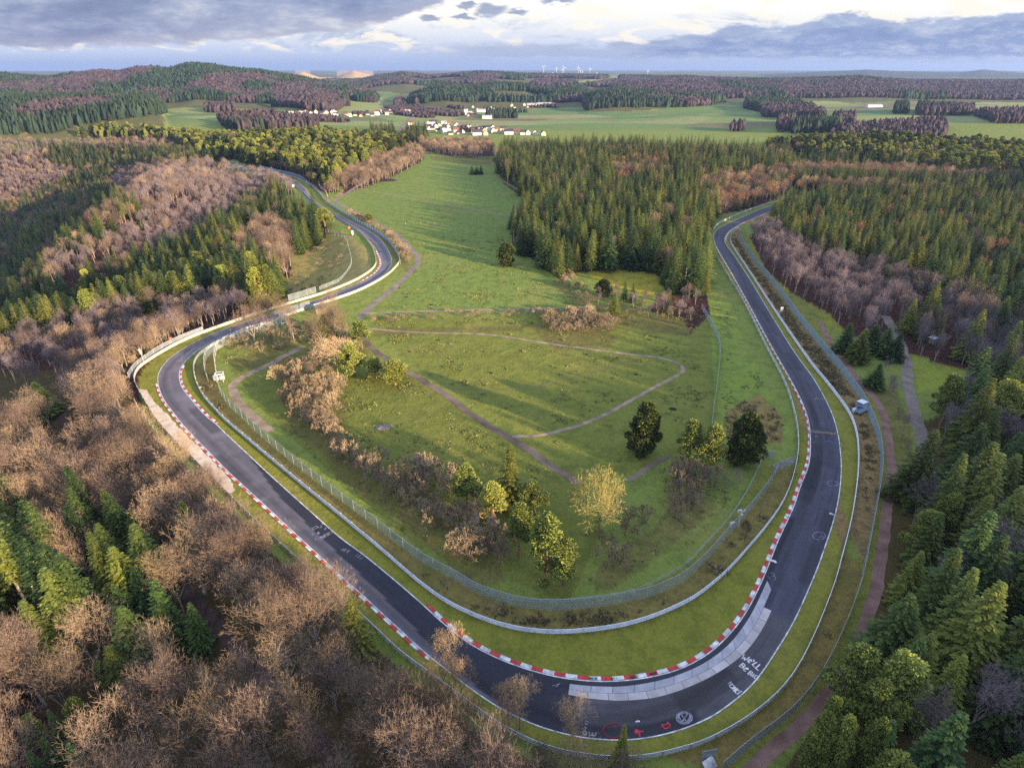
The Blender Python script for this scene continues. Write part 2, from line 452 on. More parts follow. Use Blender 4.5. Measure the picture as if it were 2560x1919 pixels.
def asphalt_mat():
    m, nt = new_mat('asphalt'); g = N(nt)
    p = g.pos()
    c = g.attr('col', 'Color')
    comb = g.n('ShaderNodeCombineXYZ')
    g.link(g.math('MULTIPLY', g.attr('along'), .05), comb.inputs[0]); g.link(g.math('MULTIPLY', g.attr('across'), 6.0), comb.inputs[1])
    streak = g.noise(comb.outputs[0], 1.6, 5, .65, .4)
    blot = g.noise(p, .22, 5, .65)
    fine = g.noise(p, 5.0, 3, .6)
    k = g.math('ADD', g.math('MULTIPLY', streak, 1.35), g.math('ADD', g.math('MULTIPLY', blot, 1.1), g.math('ADD', -.5, g.math('MULTIPLY', fine, .5))))
    x = g.n('ShaderNodeVectorMath', operation='SCALE'); g.link(c, x.inputs[0]); g.link(k, x.inputs[3])
    # rubber laid down in the braking and cornering stretches
    rub = g.math('MULTIPLY', g.smooth(.5, .62, streak), g.attr('rubber'))
    c2 = g.mix(g.math('MULTIPLY', rub, .75), x.outputs[0], (.012, .012, .017))
    g.bsdf(c2, g.math('ADD', .62, g.math('MULTIPLY', blot, .3)), .3)
    return m
def mesh_mat(name, col, keep):
    m, nt = new_mat(name); g = N(nt)
    p = g.obj()
    f = g.noise(p, .8, 3)
    b = g.bsdf(g.ramp(f, [(.3, tuple(q * .8 for q in col)), (.7, tuple(min(1, q * 1.15) for q in col))]), .5, .4, .3)
    tr = g.n('ShaderNodeBsdfTransparent'); mx = g.n('ShaderNodeMixShader'); mx.inputs[0].default_value = keep
    g.link(tr.outputs[0], mx.inputs[1]); g.link(b.outputs[0], mx.inputs[2])
    out = [q for q in nt.nodes if q.type == 'OUTPUT_MATERIAL'][0]
    g.link(mx.outputs[0], out.inputs[0])
    return m

M = {}
M['ground'] = ground_mat()
M['asphalt'] = asphalt_mat()
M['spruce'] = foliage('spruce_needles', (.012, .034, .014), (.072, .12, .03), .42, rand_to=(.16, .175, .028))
M['spruce_gold_sunlit'] = foliage('golden_and_sunlit_needles', (.06, .072, .013), (.2, .205, .035), .2)  # one truly golden tree; sunshine painted into the needles of the sunlit row
M['twig_sunlit'] = foliage('sunlit_tan_twigs', (.24, .175, .105), (.42, .31, .19), .12)  # lighter twigs: sunlight painted into the colour of trees standing in shade
M['tussock'] = foliage('tussock_grass', (.1, .12, .03), (.22, .21, .07), .3)
M['pine'] = foliage('pine_needles', (.05, .08, .022), (.21, .25, .055), .3, rand_to=(.26, .26, .05))
M['evergreen'] = foliage('dark_evergreen', (.016, .03, .01), (.08, .095, .02), .2)
M['bark'] = foliage('grey_brown_bark', (.16, .135, .115), (.36, .31, .26), .3)
M['pine_bark'] = foliage('pine_bark', (.12, .07, .045), (.26, .14, .075), .2)
M['twig'] = foliage('bare_twigs', (.075, .054, .048), (.165, .122, .1), .4, rand_to=(.3, .225, .14))
M['twig_purple'] = foliage('purple_bare_twigs', (.1, .08, .09), (.185, .15, .16), .3)
M['twig_gold'] = foliage('golden_bare_twigs', (.16, .14, .045), (.28, .245, .085), .12)
M['rust'] = foliage('rusty_leaves', (.2, .075, .03), (.33, .14, .06), .3)
M['bush'] = foliage('bush_twigs', (.13, .1, .078), (.27, .205, .15), .35, rand_to=(.36, .27, .15))
M['bushleaf'] = foliage('bush_leaves', (.06, .055, .02), (.13, .11, .045), .3)
M['weeds'] = foliage('dry_weeds', (.08, .075, .03), (.22, .17, .09), .35)
M['farcon'] = coloured('distant_conifers', .9, .1, .05, .35)
M['white_paint'] = mottled('white_paint', (.2, .2, .21), (.78, .78, .78), .9, .6, .3)
M['red_paint'] = mottled('red_paint', (.22, .03, .03), (.6, .045, .04), .9, .6, .3)
M['red_graffiti'] = mottled('red_graffiti', (.3, .025, .045), (.62, .05, .08), 2, .7)
M['dark_red'] = mottled('faded_red_graffiti', (.12, .015, .02), (.25, .03, .035), 2, .7)
M['grey_paint'] = mottled('worn_white_paint', (.1, .1, .13), (.34, .34, .39), 2.5, .7)
M['ring_paint'] = mottled('nearly_worn_off_paint', (.07, .07, .09), (.24, .24, .29), 1.6, .7)
M['yellow_paint'] = mottled('worn_yellow_paint', (.14, .12, .08), (.3, .25, .14), 2.5, .7)
M['blue_paint'] = mottled('worn_blue_paint', (.03, .07, .17), (.06, .12, .28), 1.5, .7)
M['black_paint'] = mottled('black_paint', (.015, .015, .02), (.05, .05, .06), 2.5, .7)
M['galv'] = mottled('galvanised_steel', (.5, .54, .6), (.72, .76, .82), .7, .5, .5, .35)
M['pale_rail'] = mottled('weathered_pale_steel', (.34, .33, .31), (.56, .54, .5), .7, .55, .4, .2)
M['post'] = mottled('steel_post', (.25, .27, .3), (.45, .47, .5), 1, .55, .4, .3)
M['dark_metal'] = mottled('dark_metal', (.03, .03, .035), (.08, .08, .09), 2)
M['mesh'] = mesh_mat('chain_link', (.4, .45, .5), .48)
M['mesh_thin'] = mesh_mat('light_chain_link', (.36, .43, .48), .3)
M['mesh_blue'] = mesh_mat('blue_grey_mesh', (.26, .4, .54), .64)
M['green_pipe'] = mottled('green_grey_pipe', (.2, .3, .3), (.35, .42, .42), 1, .5, .4)
M['wood'] = mottled('weathered_wood', (.12, .09, .06), (.26, .2, .14), 1.5)
M['forestpath'] = mottled('leafy_forest_path', (.035, .02, .018), (.09, .06, .05), .5, .95, .1)
M['dirt'] = mottled('dirt_path', (.14, .105, .075), (.32, .25, .18), .35, .95, .1)
M['pinkdirt'] = mottled('reddish_dirt', (.13, .075, .06), (.26, .16, .13), .35, .95, .1)
M['lane'] = mottled('old_lane_asphalt', (.115, .098, .085), (.23, .19, .155), .3, .9, .2)
M['darkpath'] = mottled('dark_wet_path', (.045, .038, .034), (.2, .15, .11), .12, .9, .2)
M['faint'] = mottled('worn_grass', (.1, .115, .03), (.17, .15, .06), .3, .95, .1)
M['gravel'] = mottled('pale_gravel', (.38, .31, .23), (.62, .53, .42), .5, .95, .1)
M['slab'] = coloured('concrete_slabs', .85, .2, .6, .42)
M['teal'] = mottled('teal_plastic', (.01, .2, .23), (.03, .3, .33), 1, .4, .4)
M['orange'] = mottled('orange_plastic', (.5, .1, .02), (.7, .18, .05), 1, .5)
M['soil'] = mottled('dark_soil', (.012, .009, .007), (.04, .026, .018), 1.2)
M['stone'] = mottled('grey_stone', (.07, .065, .06), (.2, .185, .165), 1.5)
WALLS = {k: mottled(k + '_render', tuple(q * .85 for q in c), c, .4) for k, c in {'white': (.62, .6, .57), 'cream': (.55, .47, .33), 'grey': (.42, .42, .43), 'pink': (.55, .36, .28)}.items()}
ROOFS = {k: mottled(k + '_roof', tuple(q * .75 for q in c), c, .5) for k, c in {'dark grey': (.05, .05, .06), 'brown': (.13, .075, .055), 'red': (.2, .08, .055), 'pale grey': (.35, .36, .38)}.items()}
# ---------------------------------------------------------------- where which trees stand: outlines of the crowns' mass in the photo
ZON = []
def zone(name, txt, mix, spacing, hs, place):
    ZON.append((name, D(txt), mix, spacing, hs, place))
zone('low', "-150,890 0,880 140,850 290,780 297,900 340,960 500,1090 600,1200 700,1290 830,1395 940,1500 1040,1600 1140,1650 1250,1690 1330,1700 1400,1690 1480,1760 1480,2400 -900,2400 -900,900", {'B': .93, 'O': .035, 'S': .035}, 5.5, 1.08, 'in the bare wood below the left run of the track')
zone('lowleft', "-400,1090 0,1040 170,1090 190,1330 100,1400 -400,1500", {'B': .6, 'S': .4}, 5.4, 1.0, 'in the mixed wood at the lower left edge')
zone('lowspruce', "175,1085 225,1065 330,1150 392,1320 330,1395 215,1400 150,1330 170,1200", {'S': .97, 'B': .03}, 4.9, .95, 'in the spruce clump of the lower left wood')
zone('lowpine', "-40,1190 60,1150 160,1210 190,1330 130,1370 -40,1390", {'H': .8, 'B': .2}, 5.4, 1.05, 'in the bare-stemmed row beside the lower left spruce clump')
zone('floor', "-200,800 60,800 135,800 110,860 0,880 -200,900", {}, 9, 1, '')
zone('band', "-400,720 -100,700 100,680 250,650 480,622 605,640 570,665 480,690 330,760 290,780 140,850 110,800 -100,795 -400,830", {'V': .75, 'B': .25}, 5.2, .8, 'in the purplish band of bare trees outside the left curve')
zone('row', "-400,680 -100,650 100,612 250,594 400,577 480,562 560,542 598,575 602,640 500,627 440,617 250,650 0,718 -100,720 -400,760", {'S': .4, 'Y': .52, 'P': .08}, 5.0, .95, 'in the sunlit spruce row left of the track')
zone('gully', "-400,680 -100,640 -100,590 60,585 230,570 400,510 500,450 590,395 640,430 700,455 700,490 640,520 600,480 560,520 560,540 480,560 250,592 100,610", {'S': .9, 'B': .1}, 5.2, .9, 'in the dark gully left of the track')
zone('knot', "500,530 545,490 575,470 618,490 625,560 606,580 560,540", {'B': 1}, 5.4, .95, 'in the sunlit group between the spruce row and the track')
zone('ridge', "80,560 300,465 450,385 520,345 590,350 650,400 590,400 500,452 400,512 230,572 140,600", {'V': .92, 'B': .08}, 5.4, .85, 'on the bare ridge across the valley')
zone('gully2', "-500,640 -100,590 -100,460 0,440 60,420 130,390 240,395 300,440 290,470 80,560 140,600 60,588", {'S': .72, 'B': .22, 'R': .06}, 5.6, .9, 'in the valley beyond the bare ridge')
zone('valley', "235,395 250,360 430,340 500,350 450,385 300,465 300,440", {'B': .25, 'V': .75}, 5.6, .85, 'in the hollow behind the bare ridge')
zone('left', "-600,292 0,293 130,304 110,340 180,370 130,390 60,420 -100,460 -600,520", {'V': .7, 'B': .3}, 5.8, .85, 'on the slope at the left edge')
zone('top', "100,301 330,293 390,306 340,322 200,318", {'B': .7, 'V': .3}, 6.0, .8, 'on the hilltop left of the pine wood')
zone('belt', "85,309 180,312 300,318 400,320 470,330 520,345 430,342 250,362 235,395 130,390 180,370 100,345", {'S': .88, 'B': .12}, 5.4, .9, 'in the conifer belt on the left hilltop')
zone('pines', "150,286 240,273 340,280 480,292 620,286 700,283 800,293 880,305 908,319 880,330 810,352 740,385 690,375 600,350 520,345 430,328 380,300", {'P': .78, 'S': .12, 'B': .1}, 5.6, .95, 'in the pine wood left of the long meadow')
zone('edge', "738,398 738,368 790,345 850,322 900,305 915,318 912,332 820,375", {'B': 1}, 4.4, .72, 'along the sunlit edge of the pine wood')
zone('edge2', "520,347 600,345 690,375 735,395 700,398 640,372 560,354", {'B': .8, 'P': .2}, 5, .6, 'between the pine wood and the far bend')
zone('block', "1062,330 1085,317 1130,311 1300,309 1500,314 1700,326 1745,365 1640,420 1540,445 1535,560 1530,610 1490,640 1450,608 1425,562 1350,545 1235,560 1215,575 1170,545 1105,500 1108,460 1165,425 1120,400 1085,375", {'S': .95, 'B': .05}, 5.1, 1.0, 'in the dense spruce block right of the long meadow')
zone('rust', "1310,345 1440,338 1450,378 1330,392", {'R': .45, 'V': .25, 'S': .3}, 5.2, .95, 'in the rusty gap of the spruce block')
zone('pinkish', "1500,395 1560,375 1745,352 1700,400 1640,425 1560,440 1530,430", {'R': .3, 'B': .45, 'S': .25}, 5.2, .85, 'in the pinkish strip behind the far right bend')
zone('blockfoot', "1400,590 1450,610 1530,590 1540,640 1490,690 1440,670 1420,640 1380,650 1360,640", {'B': .4, 'V': .15, 'S': .35, 'U': .1}, 5.4, .5, 'at the foot of the spruce block')
zone('striped', "1640,324 1745,336 2300,352 2900,360 2900,430 2300,420 1700,425 1745,365", {'S': .55, 'R': .2, 'B': .25}, 5.6, .8, 'in the striped young plantation on the right')
zone('rpines', "1640,312 1750,302 1900,297 2100,307 2300,327 2900,358 2900,420 2300,378 2100,368 1900,347 1700,320", {'P': .85, 'B': .15}, 6.2, 1.0, 'in the tall pine belt at the right horizon')
zone('plant', "1660,452 1700,430 1745,405 2300,405 2900,410 2900,800 2300,780 2212,700 2120,640 1990,580 1900,560 1850,560 1800,545 1690,490", {'S': .88, 'R': .05, 'V': .07}, 5.2, .85, 'in the wide plantation right of the right straight')
zone('purple', "1625,485 1655,462 1690,490 1800,545 1900,560 1922,640 1915,695 1850,690 1800,640 1720,600 1660,550", {'V': 1}, 4.9, .85, 'in the purple copse beside the right straight')
zone('mixed', "1900,560 1990,580 2120,640 2212,700 2300,780 2212,768 2130,765 1940,720 1920,690", {'V': .66, 'B': .2, 'S': .14}, 5.0, .9, 'in the mixed wood behind the right clearing')
zone('right', "2012,862 2070,845 2130,820 2212,792 2300,785 2900,780 2900,2400 1960,2400 1985,1500 2010,1250 2000,1100 2000,960", {'S': .62, 'P': .08, 'V': .3}, 5.2, 1.12, 'in the shaded spruce wood at the right edge')
zone('rightpine', "1700,1700 1720,1590 1830,1450 1872,1330 1905,1200 1935,1100 1940,1000 1990,960 2000,1100 2010,1250 2000,1400 1985,1500 1960,2400 1640,2400", {'P': .42, 'S': .5, 'V': .08}, 4.7, .95, 'in the pine fringe beside the red dirt track')
zone('rightscrub', "1900,800 1945,785 1985,870 1990,960 1940,1000 1930,900", {'V': .5, 'U': .5}, 3.6, .5, 'between the dirt track and the right lane')
# bushes
zone('meadowbush', "1150,672 1280,670 1340,690 1320,710 1200,716", {'U': 1}, 2.9, 1.0, 'in the dark thicket on the middle of the meadow')
zone('hedgeline', "800,672 1150,664 1280,662 1300,668 1150,674 900,684 800,688", {'U': .95}, 2.8, .5, 'along the hedge path across the meadow')
zone('leftbush', "595,800 640,780 700,775 745,830 722,900 765,960 800,1010 720,985 690,930 620,880", {'U': 1}, 3.2, 1.25, 'in the bush belt right of the first curve')
zone('lowbush', "740,965 830,1005 960,1010 1005,1075 1070,1105 1090,1200 1020,1210 930,1130 850,1060 760,1010", {'U': 1}, 3.3, 1.5, 'in the thicket at the left of the hairpin island')
zone('rightbush', "1290,1180 1330,1130 1420,1085 1470,1015 1540,1005 1560,1040 1500,1090 1420,1150 1330,1215 1290,1215", {'U': 1}, 3.3, 1.3, 'in the thicket at the right of the hairpin island')
zone('innerbush', "480,742 600,700 730,690 800,722 740,750 640,745 520,755", {'U': .85, 'B': .15}, 3.2, 1.0, 'between the left run of the track and the small meadow')
zone('lanehedge', "740,442 790,458 860,492 882,540 900,556 880,562 845,525 790,490", {'U': 1}, 2.9, 1.0, 'in the hedge between the S-bend and the field lane')
zone('gorse', "612,575 690,505 745,505 735,560 690,625 625,640", {'U': .22}, 3.0, .6, 'on the rough slope inside the S-bend')
zone('fieldhedge', "1185,575 1220,575 1290,640 1300,670 1270,660 1230,610", {'U': .9}, 3.0, .7, 'in the hedge beside the small yellow clearing')
zone('fieldfoot', "1290,620 1360,625 1480,650 1500,690 1420,680 1340,665 1290,660", {'U': .7, 'V': .3}, 3.4, .5, 'below the small yellow clearing')
zone('villwood', "905,300 1063,296 1067,322 1020,325 968,322 914,312", {'B': .9, 'O': .1}, 5.2, .75, 'in the tan row of trees before the village')
zone('villscrub', "925,322 1000,326 1060,326 1060,340 1020,341 933,330", {'U': .6, 'V': .4}, 4.2, .7, 'in the dark scrub at the far end of the meadow')
zone('villcon', "800,268 852,268 852,287 800,286", {'S': 1}, 6, .8, 'in the dark group left of the village road')
zone('villcon2', "862,274 921,273 921,298 868,294", {'S': .9, 'B': .1}, 5.5, .85, 'in the dark group beside the village')
zone('rail', "-9000,-9000 -9001,-9000 -9001,-9001", {'U': 1}, 3, 1, 'in the scrub hugging the outer guard rail')
zone('blankA', "1235,572 1300,565 1405,568 1425,612 1400,636 1340,618 1290,610", {}, 9, 1, '')
zone('blankB', "1948,722 2000,725 2090,765 2145,782 2060,815 1995,850 1965,790", {}, 9, 1, '')
ZNAME = [z[0] for z in ZON]

def zone_at(u, v):
    out = np.full(u.shape, -1)
    for i, z in enumerate(ZON):
        out[pip(u, v, z[1])] = i
    return out

FIELDS_ON_HILLS = [D(t) for t in ["70,292 140,270 216,252 345,237 420,231 610,238 640,262 640,290", "750,208 770,213 905,222 860,240 760,243", "1220,180 1330,163 1350,170 1260,182", "560,222 640,226 690,235 600,236"]]
WOODS = [(S('1867,247 1999,259 2062,280 2064,292 1990,284 1900,270 1860,262'), 'd'), (S('1055,318 1120,310 1270,322 1275,336 1130,342 1060,334'), 'v'), (S('715,282 850,278 850,300 730,296'), 'v'), (S('1210,266 1395,258 1395,268 1220,278'), 'v'),
    # woods and hedges in the far fields: outline, species mix
    (S("545,292 650,282 770,300 800,312 600,318 560,310"), 'b'), (S("513,262 587,262 587,272 513,272"), 'b'),
        (S("1905,266 1970,266 1970,284 1905,282"), 'b'), (S("1980,306 2100,302 2100,319 1980,321"), 'c'), (S("1945,295 1985,293 1985,317 1945,317"), 'b'),
    (S("2085,286 2135,286 2135,309 2085,309"), 'b'), (S("2076,336 2100,320 2300,304 2360,302 2370,328 2330,334 2200,341"), 'b'),
    (S("2295,264 2433,266 2433,278 2295,278"), 'b'), (S("2440,280 2560,278 2700,280 2700,296 2490,296"), 'b'), (S("1828,310 1862,310 1862,316 1828,316"), 'b'),
    (S("2238,264 2270,264 2270,274 2238,274"), 'c'), (S("960,262 1060,258 1160,262 1160,292 1000,284"), 'm'), (S("1210,266 1395,262 1430,262 1430,270 1215,276"), 'm'),
    (S("720,280 970,274 970,286 860,296 720,300"), 'm'), (S("1215,283 1292,283 1292,286 1215,286"), 'c'), (S("990,250 1010,248 1012,268 985,268"), 'b')]

# ---------------------------------------------------------------- ground sheet: a fan of rings, fine near the track
front = np.radians(np.linspace(-50, 50, 620)); back = np.radians(np.linspace(50, 310, 121)[1:-1])
ANG = np.concatenate([front, back]); NA = len(ANG)
R = np.concatenate([[0.5, 4], 8 * np.exp(np.linspace(0, math.log(17000 / 8.), 640))])
gx = R[:, None] * np.sin(ANG)[None]; gy = R[:, None] * np.cos(ANG)[None]
gx = gx.ravel(); gy = gy.ravel()
gz, gw, gg, gl = T(gx, gy, True)
gu, gv, gd = proj(gx, gy, gz)
ok = gd > 3
OUTW = wline(OUT, 1.0); INW = wline(IN, 1.0)

col = np.tile(np.array([.1, .155, .04]), (len(gx), 1)); wild = np.full(len(gx), .12); leafy = np.zeros(len(gx)); fieldy = np.zeros(len(gx))
def pol_ground(poly, c, w=None, m=None):
    k = pip(gu, gv, poly) & ok
    if m is not None: k &= m
    col[k] = c
    if w is not None: wild[k] = w
near = gy < 1100
BANK_R = np.vstack([GR1B[near_i(GR1B, (2108, 1378)):][::-1], F2[:near_i(F2, (2159, 1417)) + 1]])
BANK_L = np.vstack([GR1B[near_i(GR1B, (1660, 1888)):near_i(GR1B, (2108, 1378)) + 1], S("2159,1417 2121,1545 2068,1663 1997,1770 1946,1818 1887,1859 1802,1932")])
BANK_IN = np.vstack([F1, GR2[near_i(GR2, (485, 920)):near_i(GR2, (1990, 1164)) + 1][::-1]])
def join(a, b): return np.vstack([a, b[::-1]])
# grass of different cuts
pol_ground(D("930,320 1060,330 1165,430 1105,500 1220,580 1290,660 830,670 900,560 760,420"), (.088, .148, .04), .05)
pol_ground(D("800,690 1500,680 1530,680 1550,700 1535,960 1260,1060 1110,940 880,780"), (.092, .128, .03), .22)
pol_ground(D("470,760 560,770 700,760 880,790 1250,1040 1300,1150 1230,1300 900,1180 700,1010 560,880"), (.085, .118, .028), .3)
pol_ground(D("1235,572 1300,565 1405,568 1430,620 1400,640 1300,612"), (0.175, 0.188, 0.027), .15)
pol_ground(D("1530,640 1560,640 1720,960 1560,960 1540,780"), (0.106, 0.175, 0.037), .12)
pol_ground(D("1565,890 1640,850 1690,900 1690,960 1570,950"), (0.138, 0.125, 0.050), .8)
pol_ground(D("1930,700 2160,770 2060,830 1990,850"), (0.125, 0.188, 0.031), .12)
pol_ground(D("700,500 745,500 795,540 805,600 720,640 690,620"), (.19, .19, .075), .3)
pol_ground(D("610,540 700,490 745,505 735,560 700,620 620,650"), (.16, .165, .06), .3)
pol_ground(D("665,480 760,395 800,400 740,420 690,440"), (0.250, 0.181, 0.088), .5)
pol_ground(D("1620,480 1660,500 1800,660 1860,720 1800,720 1700,600"), (0.138, 0.169, 0.037), .3)
d_out = dist_poly(gx, gy, OUTW[::4]); d_in = dist_poly(gx, gy, INW[::4])
# verges between asphalt and rails, rough banks between rails and fences
g1 = np.vstack([GR1A[8:], GR1B]); o1 = OUT[10:]
pol_ground(join(g1, o1), (.118, .142, .03), .12, near)
i2 = IN[33:92]
pol_ground(join(GR2, IN[31:-9]), (.112, .14, .026), .1, near)
pol_ground(join(GR3[::-1], IN[4:31]), (.115, .155, .035), .15, near)
pol_ground(BANK_IN, (0.110, 0.112, 0.040), .75, near)
pol_ground(np.vstack([F1B, F1[near_i(F1, (1116, 1439)):][::-1]]), (0.112, 0.144, 0.035), .35, near)
pol_ground(BANK_R, (0.144, 0.119, 0.062), 1.0, near)
pol_ground(BANK_L, (0.112, 0.106, 0.037), .8, near)
pol_ground(np.vstack([F2, S("1830,1919 1960,1850 2110,1690 2190,1500 2225,1250 2225,1100 2190,990 2050,800 1860,580")]), (0.112, 0.144, 0.035), .35, near)
# wood floors follow the tree zones (looked up where the crowns would be)
cu, cv, cd = proj(gx, gy, gz + 6.5)
zi = zone_at(cu, cv)
zi[~ok | (gy > 1080)] = -1
FOREST_Z = [i for i, z in enumerate(ZON) if z[2] and (not ('U' in z[2]) or z[0] == 'blockfoot')]
BUSH_Z = [i for i, z in enumerate(ZON) if 'U' in z[2] and z[0] != 'blockfoot']
fz = np.isin(zi, FOREST_Z); bz = np.isin(zi, BUSH_Z)
clear = (np.minimum(d_out, d_in) < 5)
fz &= ~clear
leafy[fz] = 1.0
edge_band = pip(gx, gy, BPOLY) & (dist_poly(gx, gy, BW) > 2.2) & (dist_poly(gx, gy, BW) < 40) & (gy < 190) & ok
leafy[edge_band] = .85
leafy[(zone_at(gu, gv) == ZNAME.index('floor')) & ok & near] = .8
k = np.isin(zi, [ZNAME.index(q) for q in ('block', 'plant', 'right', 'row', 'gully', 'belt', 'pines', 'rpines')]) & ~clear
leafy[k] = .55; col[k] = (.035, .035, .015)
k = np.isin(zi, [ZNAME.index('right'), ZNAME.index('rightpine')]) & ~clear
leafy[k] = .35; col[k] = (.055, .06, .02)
bz &= zi != ZNAME.index('gorse')
wild[bz] = .9; col[bz] = .55 * col[bz] + .45 * np.array([.07, .06, .03])
off = ((~ok) | (gu < -200) | (gu > 2760) | (gv > 2000)) & (gy < 900)
leafy[off] = .9
# fields and hills far off
fy = ss(880, 1020, gy) * (gw < 0)
fieldy = fy * (1 - ss(5200, 7000, gy))
fieldy[gy < 880] = 0
hill = (gw >= 0)
col[hill] = (.055, .068, .034); leafy[hill] = 0
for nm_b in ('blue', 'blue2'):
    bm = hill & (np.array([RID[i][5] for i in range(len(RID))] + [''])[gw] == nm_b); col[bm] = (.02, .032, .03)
conem = hill & (np.array([RID[i][5] if i >= 0 else '' for i in range(len(RID))] + [''])[gw] == 'cone')
col[conem] = (.3, .25, .16)
for poly in FIELDS_ON_HILLS:
    pol_ground(poly, (0.125, 0.181, 0.062), .1, gy > 1000)
pol_ground(D("1700,175 1770,172 1900,300 1700,300"), (0.125, 0.175, 0.062), .1, (gy > 1000) & ~hill)
NR = len(R)
i = np.arange(NR - 1)[:, None] * NA; j = np.arange(NA)[None]
Q = np.stack([i + j, i + NA + j, i + NA + (j + 1) % NA, i + (j + 1) % NA], -1).reshape(-1, 4)[:, ::-1]
col[:, 0] *= 1.55; col[:, 1] *= 1.25
rgba = np.column_stack([col, np.ones(len(col))])
me = make_mesh('ground', np.column_stack([gx, gy, gz]), [Q], [M['ground']], attrs={'col': rgba, 'wild': wild, 'leafy': leafy, 'fieldy': fieldy}, smooth=True)
tag(add('ground', me), 'rolling ground of meadows, woods and distant hills', 'ground', kind='structure')

# ---------------------------------------------------------------- the track
A = OUTW
Bf = resample(INW, .25)[0]
# partner of each outer point on the inner edge, kept in order
idx = np.empty(len(A)); last = 0
for q in range(len(A)):
    lo = int(max(last - 2, 0)); hi = int(min(last + 60, len(Bf)))
    dd = np.hypot(*(Bf[lo:hi] - A[q]).T)
    last = max(last, lo + int(np.argmin(dd))); idx[q] = last
ker = np.ones(13) / 13
idx = np.convolve(np.pad(idx, 6, mode='edge'), ker, 'valid')
idx = np.maximum.accumulate(idx)
PB = np.stack([np.interp(idx, np.arange(len(Bf)), Bf[:, k]) for k in range(2)], -1)
RS = np.concatenate([[0], np.cumsum(np.hypot(*(A[1:] - A[:-1]).T))])
NWD = 16
w = np.linspace(0, 1, NWD + 1)
P = A[:, None] * (1 - w)[None, :, None] + PB[:, None] * w[None, :, None]
rx, ry = P[..., 0].ravel(), P[..., 1].ravel()
n = len(A)
def s_at(u, v):
    p = ground(np.array([u]), np.array([v]))[0, :2]
    return RS[np.argmin(np.hypot(*(A - p).T))]
s1, s2, s3, s4, s5, s6 = s_at(544, 1153), s_at(800, 1391), s_at(1031, 1604), s_at(1440, 1840), s_at(1760, 1800), s_at(1988, 1548)
s7, s8 = s_at(2077, 1328), s_at(2090, 1060)
sv = np.repeat(RS, NWD + 1); wv = np.tile(w, n)
base = np.tile(np.array([.075, .073, .09]), (len(sv), 1))
rub = np.full(len(sv), .3)
bound = np.interp(sv, [s1, (s1 + s2) / 2, s2, s3, s3 + 25], [1.05, .62, .5, .3, -.05])
dk = (sv > s1) & (sv < s4) & (wv > bound)
base[dk] = (.022, .023, .034)
lt = (sv > s1) & (sv < s3 + 25) & ~dk
base[lt] = (.11, .102, .118)
left = sv <= s1
base[left] = (.125, .115, .132)
rub[dk] = .35; rub[left] = .3
slabz = (sv >= s4) & (sv < s6)
base[slabz] = (.07, .066, .076); rub[slabz] = .55
k = slabz & (wv < .2) & (sv < s5); base[k] = (.024, .024, .032)
k = slabz & (wv > .86); base[k] = (.03, .031, .042)
up = (sv >= s6) & (sv < s7)
base[up] = (.05, .05, .072); rub[up] = .15
k = up & (wv > .86); base[k] = (.018, .018, .026)
mm = (sv >= s7)
base[mm] = (.052, .052, .074); rub[mm] = .9
rub[(sv > s8 + 120)] = .5
# repair patches, a darkened driving line and paler edges
pr = random.Random(21)
for q in range(70):
    a0 = pr.uniform(0, RS[-1]); l = pr.uniform(4, 26); w0 = pr.choice([0, .25, .5, .5, .6]); w1 = min(1, w0 + pr.choice([.25, .4, .5]))
    k = (sv > a0) & (sv < a0 + l) & (wv >= w0) & (wv <= w1); base[k] *= pr.choice([.62, .75, .82, 1.18, 1.3])
wl = .5 + .28 * np.sin(sv / 61. + .7) + .1 * np.sin(sv / 23.)
base *= (1 - .34 * np.exp(-((wv - wl) / .13) ** 2))[:, None]
base *= (1 + .25 * np.exp(-(np.minimum(wv, 1 - wv) / .05) ** 2))[:, None]
V = np.column_stack([rx, ry, T(rx, ry) + .05])
i = np.arange(n - 1)[:, None] * (NWD + 1); j = np.arange(NWD)[None]
Q = np.stack([i + j, i + j + 1, i + NWD + 1 + j + 1, i + NWD + 1 + j], -1).reshape(-1, 4)
me = make_mesh('race_track', V, [Q], [M['asphalt']], attrs={'col': np.column_stack([base, np.ones(len(base))]), 'along': sv, 'across': wv, 'rubber': rub})
track = tag(add('race_track', me), 'dark asphalt race track looping round a hairpin', 'race track', kind='structure')
ztop = lambda x, y: T(x, y) + .05
def line_part(P, wl, wr, mat, name='edge_line', label=None, z=.066, parent=None):
    V, Q = ribbon(P, wl, wr, z)
    o = add(name, make_mesh(name, V, [Q], [mat]), parent or track)
    if label: o['label'] = label
    return o
line_part(A, .12, .06, M['white_paint'], label='white line along the outer edge')
line_part(PB, .06, .12, M['white_paint'], label='white line along the inner edge')

# concrete slabs set into the inner side of the hairpin
lo = S("1420,1736 1462.6,1745 1540,1752 1587,1750 1633.7,1745 1668.7,1736 1719.4,1719 1785.5,1688 1844,1649 1879,1614 1910,1567 1928.6,1526")
hi = S("1424,1709 1466.5,1714 1540,1717 1598.7,1711 1657,1699 1700,1685 1758,1660.5 1816.6,1618 1855.5,1571 1886.6,1520.5 1918,1450.5")
hi2 = S("1910,1516 1935,1458")
LO = wline(lo, .2, 2); HI = wline(hi, .2, 2)
